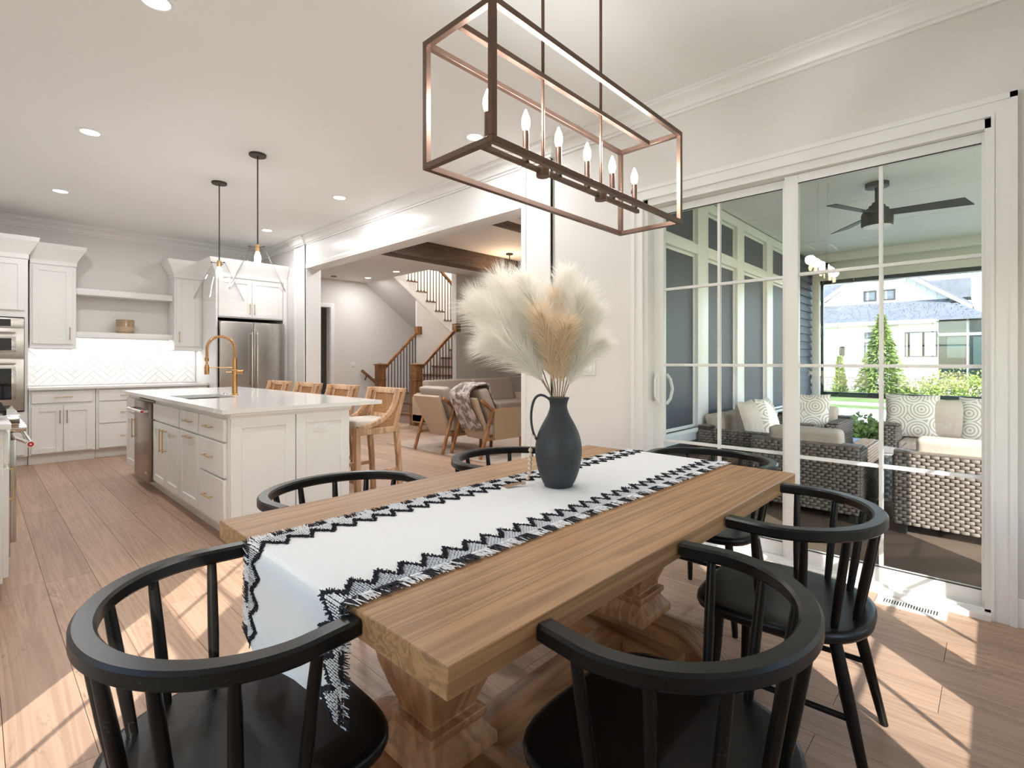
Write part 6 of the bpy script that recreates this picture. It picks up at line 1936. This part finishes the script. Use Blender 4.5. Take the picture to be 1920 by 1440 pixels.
build(MB().box(HX-0.10, HX-0.02, -2.6, 1.89, 2.42, 2.55), 'rail', bpy.data.materials['porch_post'], t, smooth=False)

# plants
def conifer(name, label, x, y, h, r, cnt, mat, seed, cat='tree', group=None, narrow=False, base=0.05):
    rr = random.Random(seed)
    t = thing(name, label, cat, (x, y, GZ), group)
    build(MB().cyl((x, y, GZ), (x, y, GZ+h*0.96), 0.035*h/3+0.02, 0.008, n=8), 'trunk', M['bark'], t)
    mb = MB()
    for k in range(cnt):
        f = rr.random()**1.25
        z = GZ + h*(base + (1-base)*f)
        rad = r*(1-f)**(0.55 if narrow else 0.95)*rr.uniform(0.25, 1.0) + 0.02
        a = rr.uniform(0, 2*math.pi)
        if not narrow: a = round(a*9/(2*math.pi) + 0.35*math.floor(f*13))/9*2*math.pi + rr.uniform(-.25, .25)
        out = Vector((math.cos(a), math.sin(a), -0.25 if not narrow else 0.8)).normalized()
        p = Vector((x, y, z)) + Vector((math.cos(a), math.sin(a), 0))*rad
        L = rr.uniform(0.10, 0.22)*(1 if not narrow else 0.6)
        d = (out + Vector((rr.uniform(-.5, .5), rr.uniform(-.5, .5), rr.uniform(-.4, .4)))).normalized()
        s = d.cross(Vector((rr.uniform(-1, 1), rr.uniform(-1, 1), rr.uniform(-1, 1)))).normalized()*L*0.22
        o = len(mb.v)
        mb.v += [tuple(p - d*L*0.3), tuple(p + s), tuple(p + d*L), tuple(p - s)]
        mb.f.append((o, o+1, o+2, o+3))
    build(mb, 'foliage', M[mat], t, smooth=False, kind='stuff')
conifer('spruce_tree', 'loose green spruce tree in front of the white house', 27.0, 3.55, 3.55, 1.05, 4200, 'leaf', 1, base=0.03)
conifer('arborvitae', 'small narrow arborvitae left of the spruce by the stone wall', 27.6, 5.20, 1.75, 0.30, 1700, 'leaf2', 2, 'shrub', narrow=True, base=0.02)
def bush(label, x, y, rx, h, cnt, mat, seed):
    rr = random.Random(seed)
    t = thing('leafy_bush', label, 'shrub', (x, y, GZ), None)
    mb = MB()
    for k in range(7):
        a = 2*math.pi*k/7; mb.tube([(x, y, GZ), (x+rx*0.5*math.cos(a), y+rx*0.5*math.sin(a), GZ+h*0.7)], [0.02, 0.006], 5)
    build(mb, 'stems', M['bark'], t, smooth=False)
    mb = MB()
    for k in range(cnt):
        a = rr.uniform(0, 2*math.pi); c_ = rr.uniform(-0.2, 1); q = (1-max(0, c_)**2)**0.5
        f = rr.uniform(0.55, 1.0)*(1+0.18*math.sin(a*5+seed)+0.12*math.sin(a*3+c_*7))
        p = Vector((x+rx*q*math.cos(a)*f, y+rx*q*math.sin(a)*f, GZ+0.05+max(0, h*(0.15+0.85*c_)*f)))
        L = rr.uniform(0.06, 0.13)
        d = Vector((rr.uniform(-1, 1), rr.uniform(-1, 1), rr.uniform(-.3, 1))).normalized(); s = d.cross(Vector((rr.uniform(-1, 1), rr.uniform(-1, 1), rr.uniform(-1, 1)))).normalized()*L*0.35
        o = len(mb.v); mb.v += [tuple(p), tuple(p+d*L*.5+s), tuple(p+d*L), tuple(p+d*L*.5-s)]; mb.f.append((o, o+1, o+2, o+3))
    build(mb, 'foliage', M[mat], t, smooth=False, kind='stuff')
bush('wide yellow-green bush below the dark screened porch', 26.6, 0.75, 1.75, 1.05, 3600, 'leaf2', 3)
bush('tiny round green shrub between the spruce and the wide bush', 27.5, 2.62, 0.30, 0.30, 600, 'leaf', 4)
bush('low green bush at the edge of the porch beside the armchair', 11.2, 1.75, 0.45, 0.42, 900, 'leaf', 6)
for k, (x, y, h) in enumerate(((5.5, -13, 6.5), (9.0, -15, 8.0), (12.5, -13.5, 6.0), (16, -16, 8.5), (1.5, -16, 7.5))):
    conifer('garden_tree', 'tall garden tree beyond the porch, %s in the row along the garden' % ('second', 'third', 'fourth', 'farthest', 'nearest')[k], x, y, h, 2.0, 1500, 'leaf', 30+k, 'tree', 'garden trees')
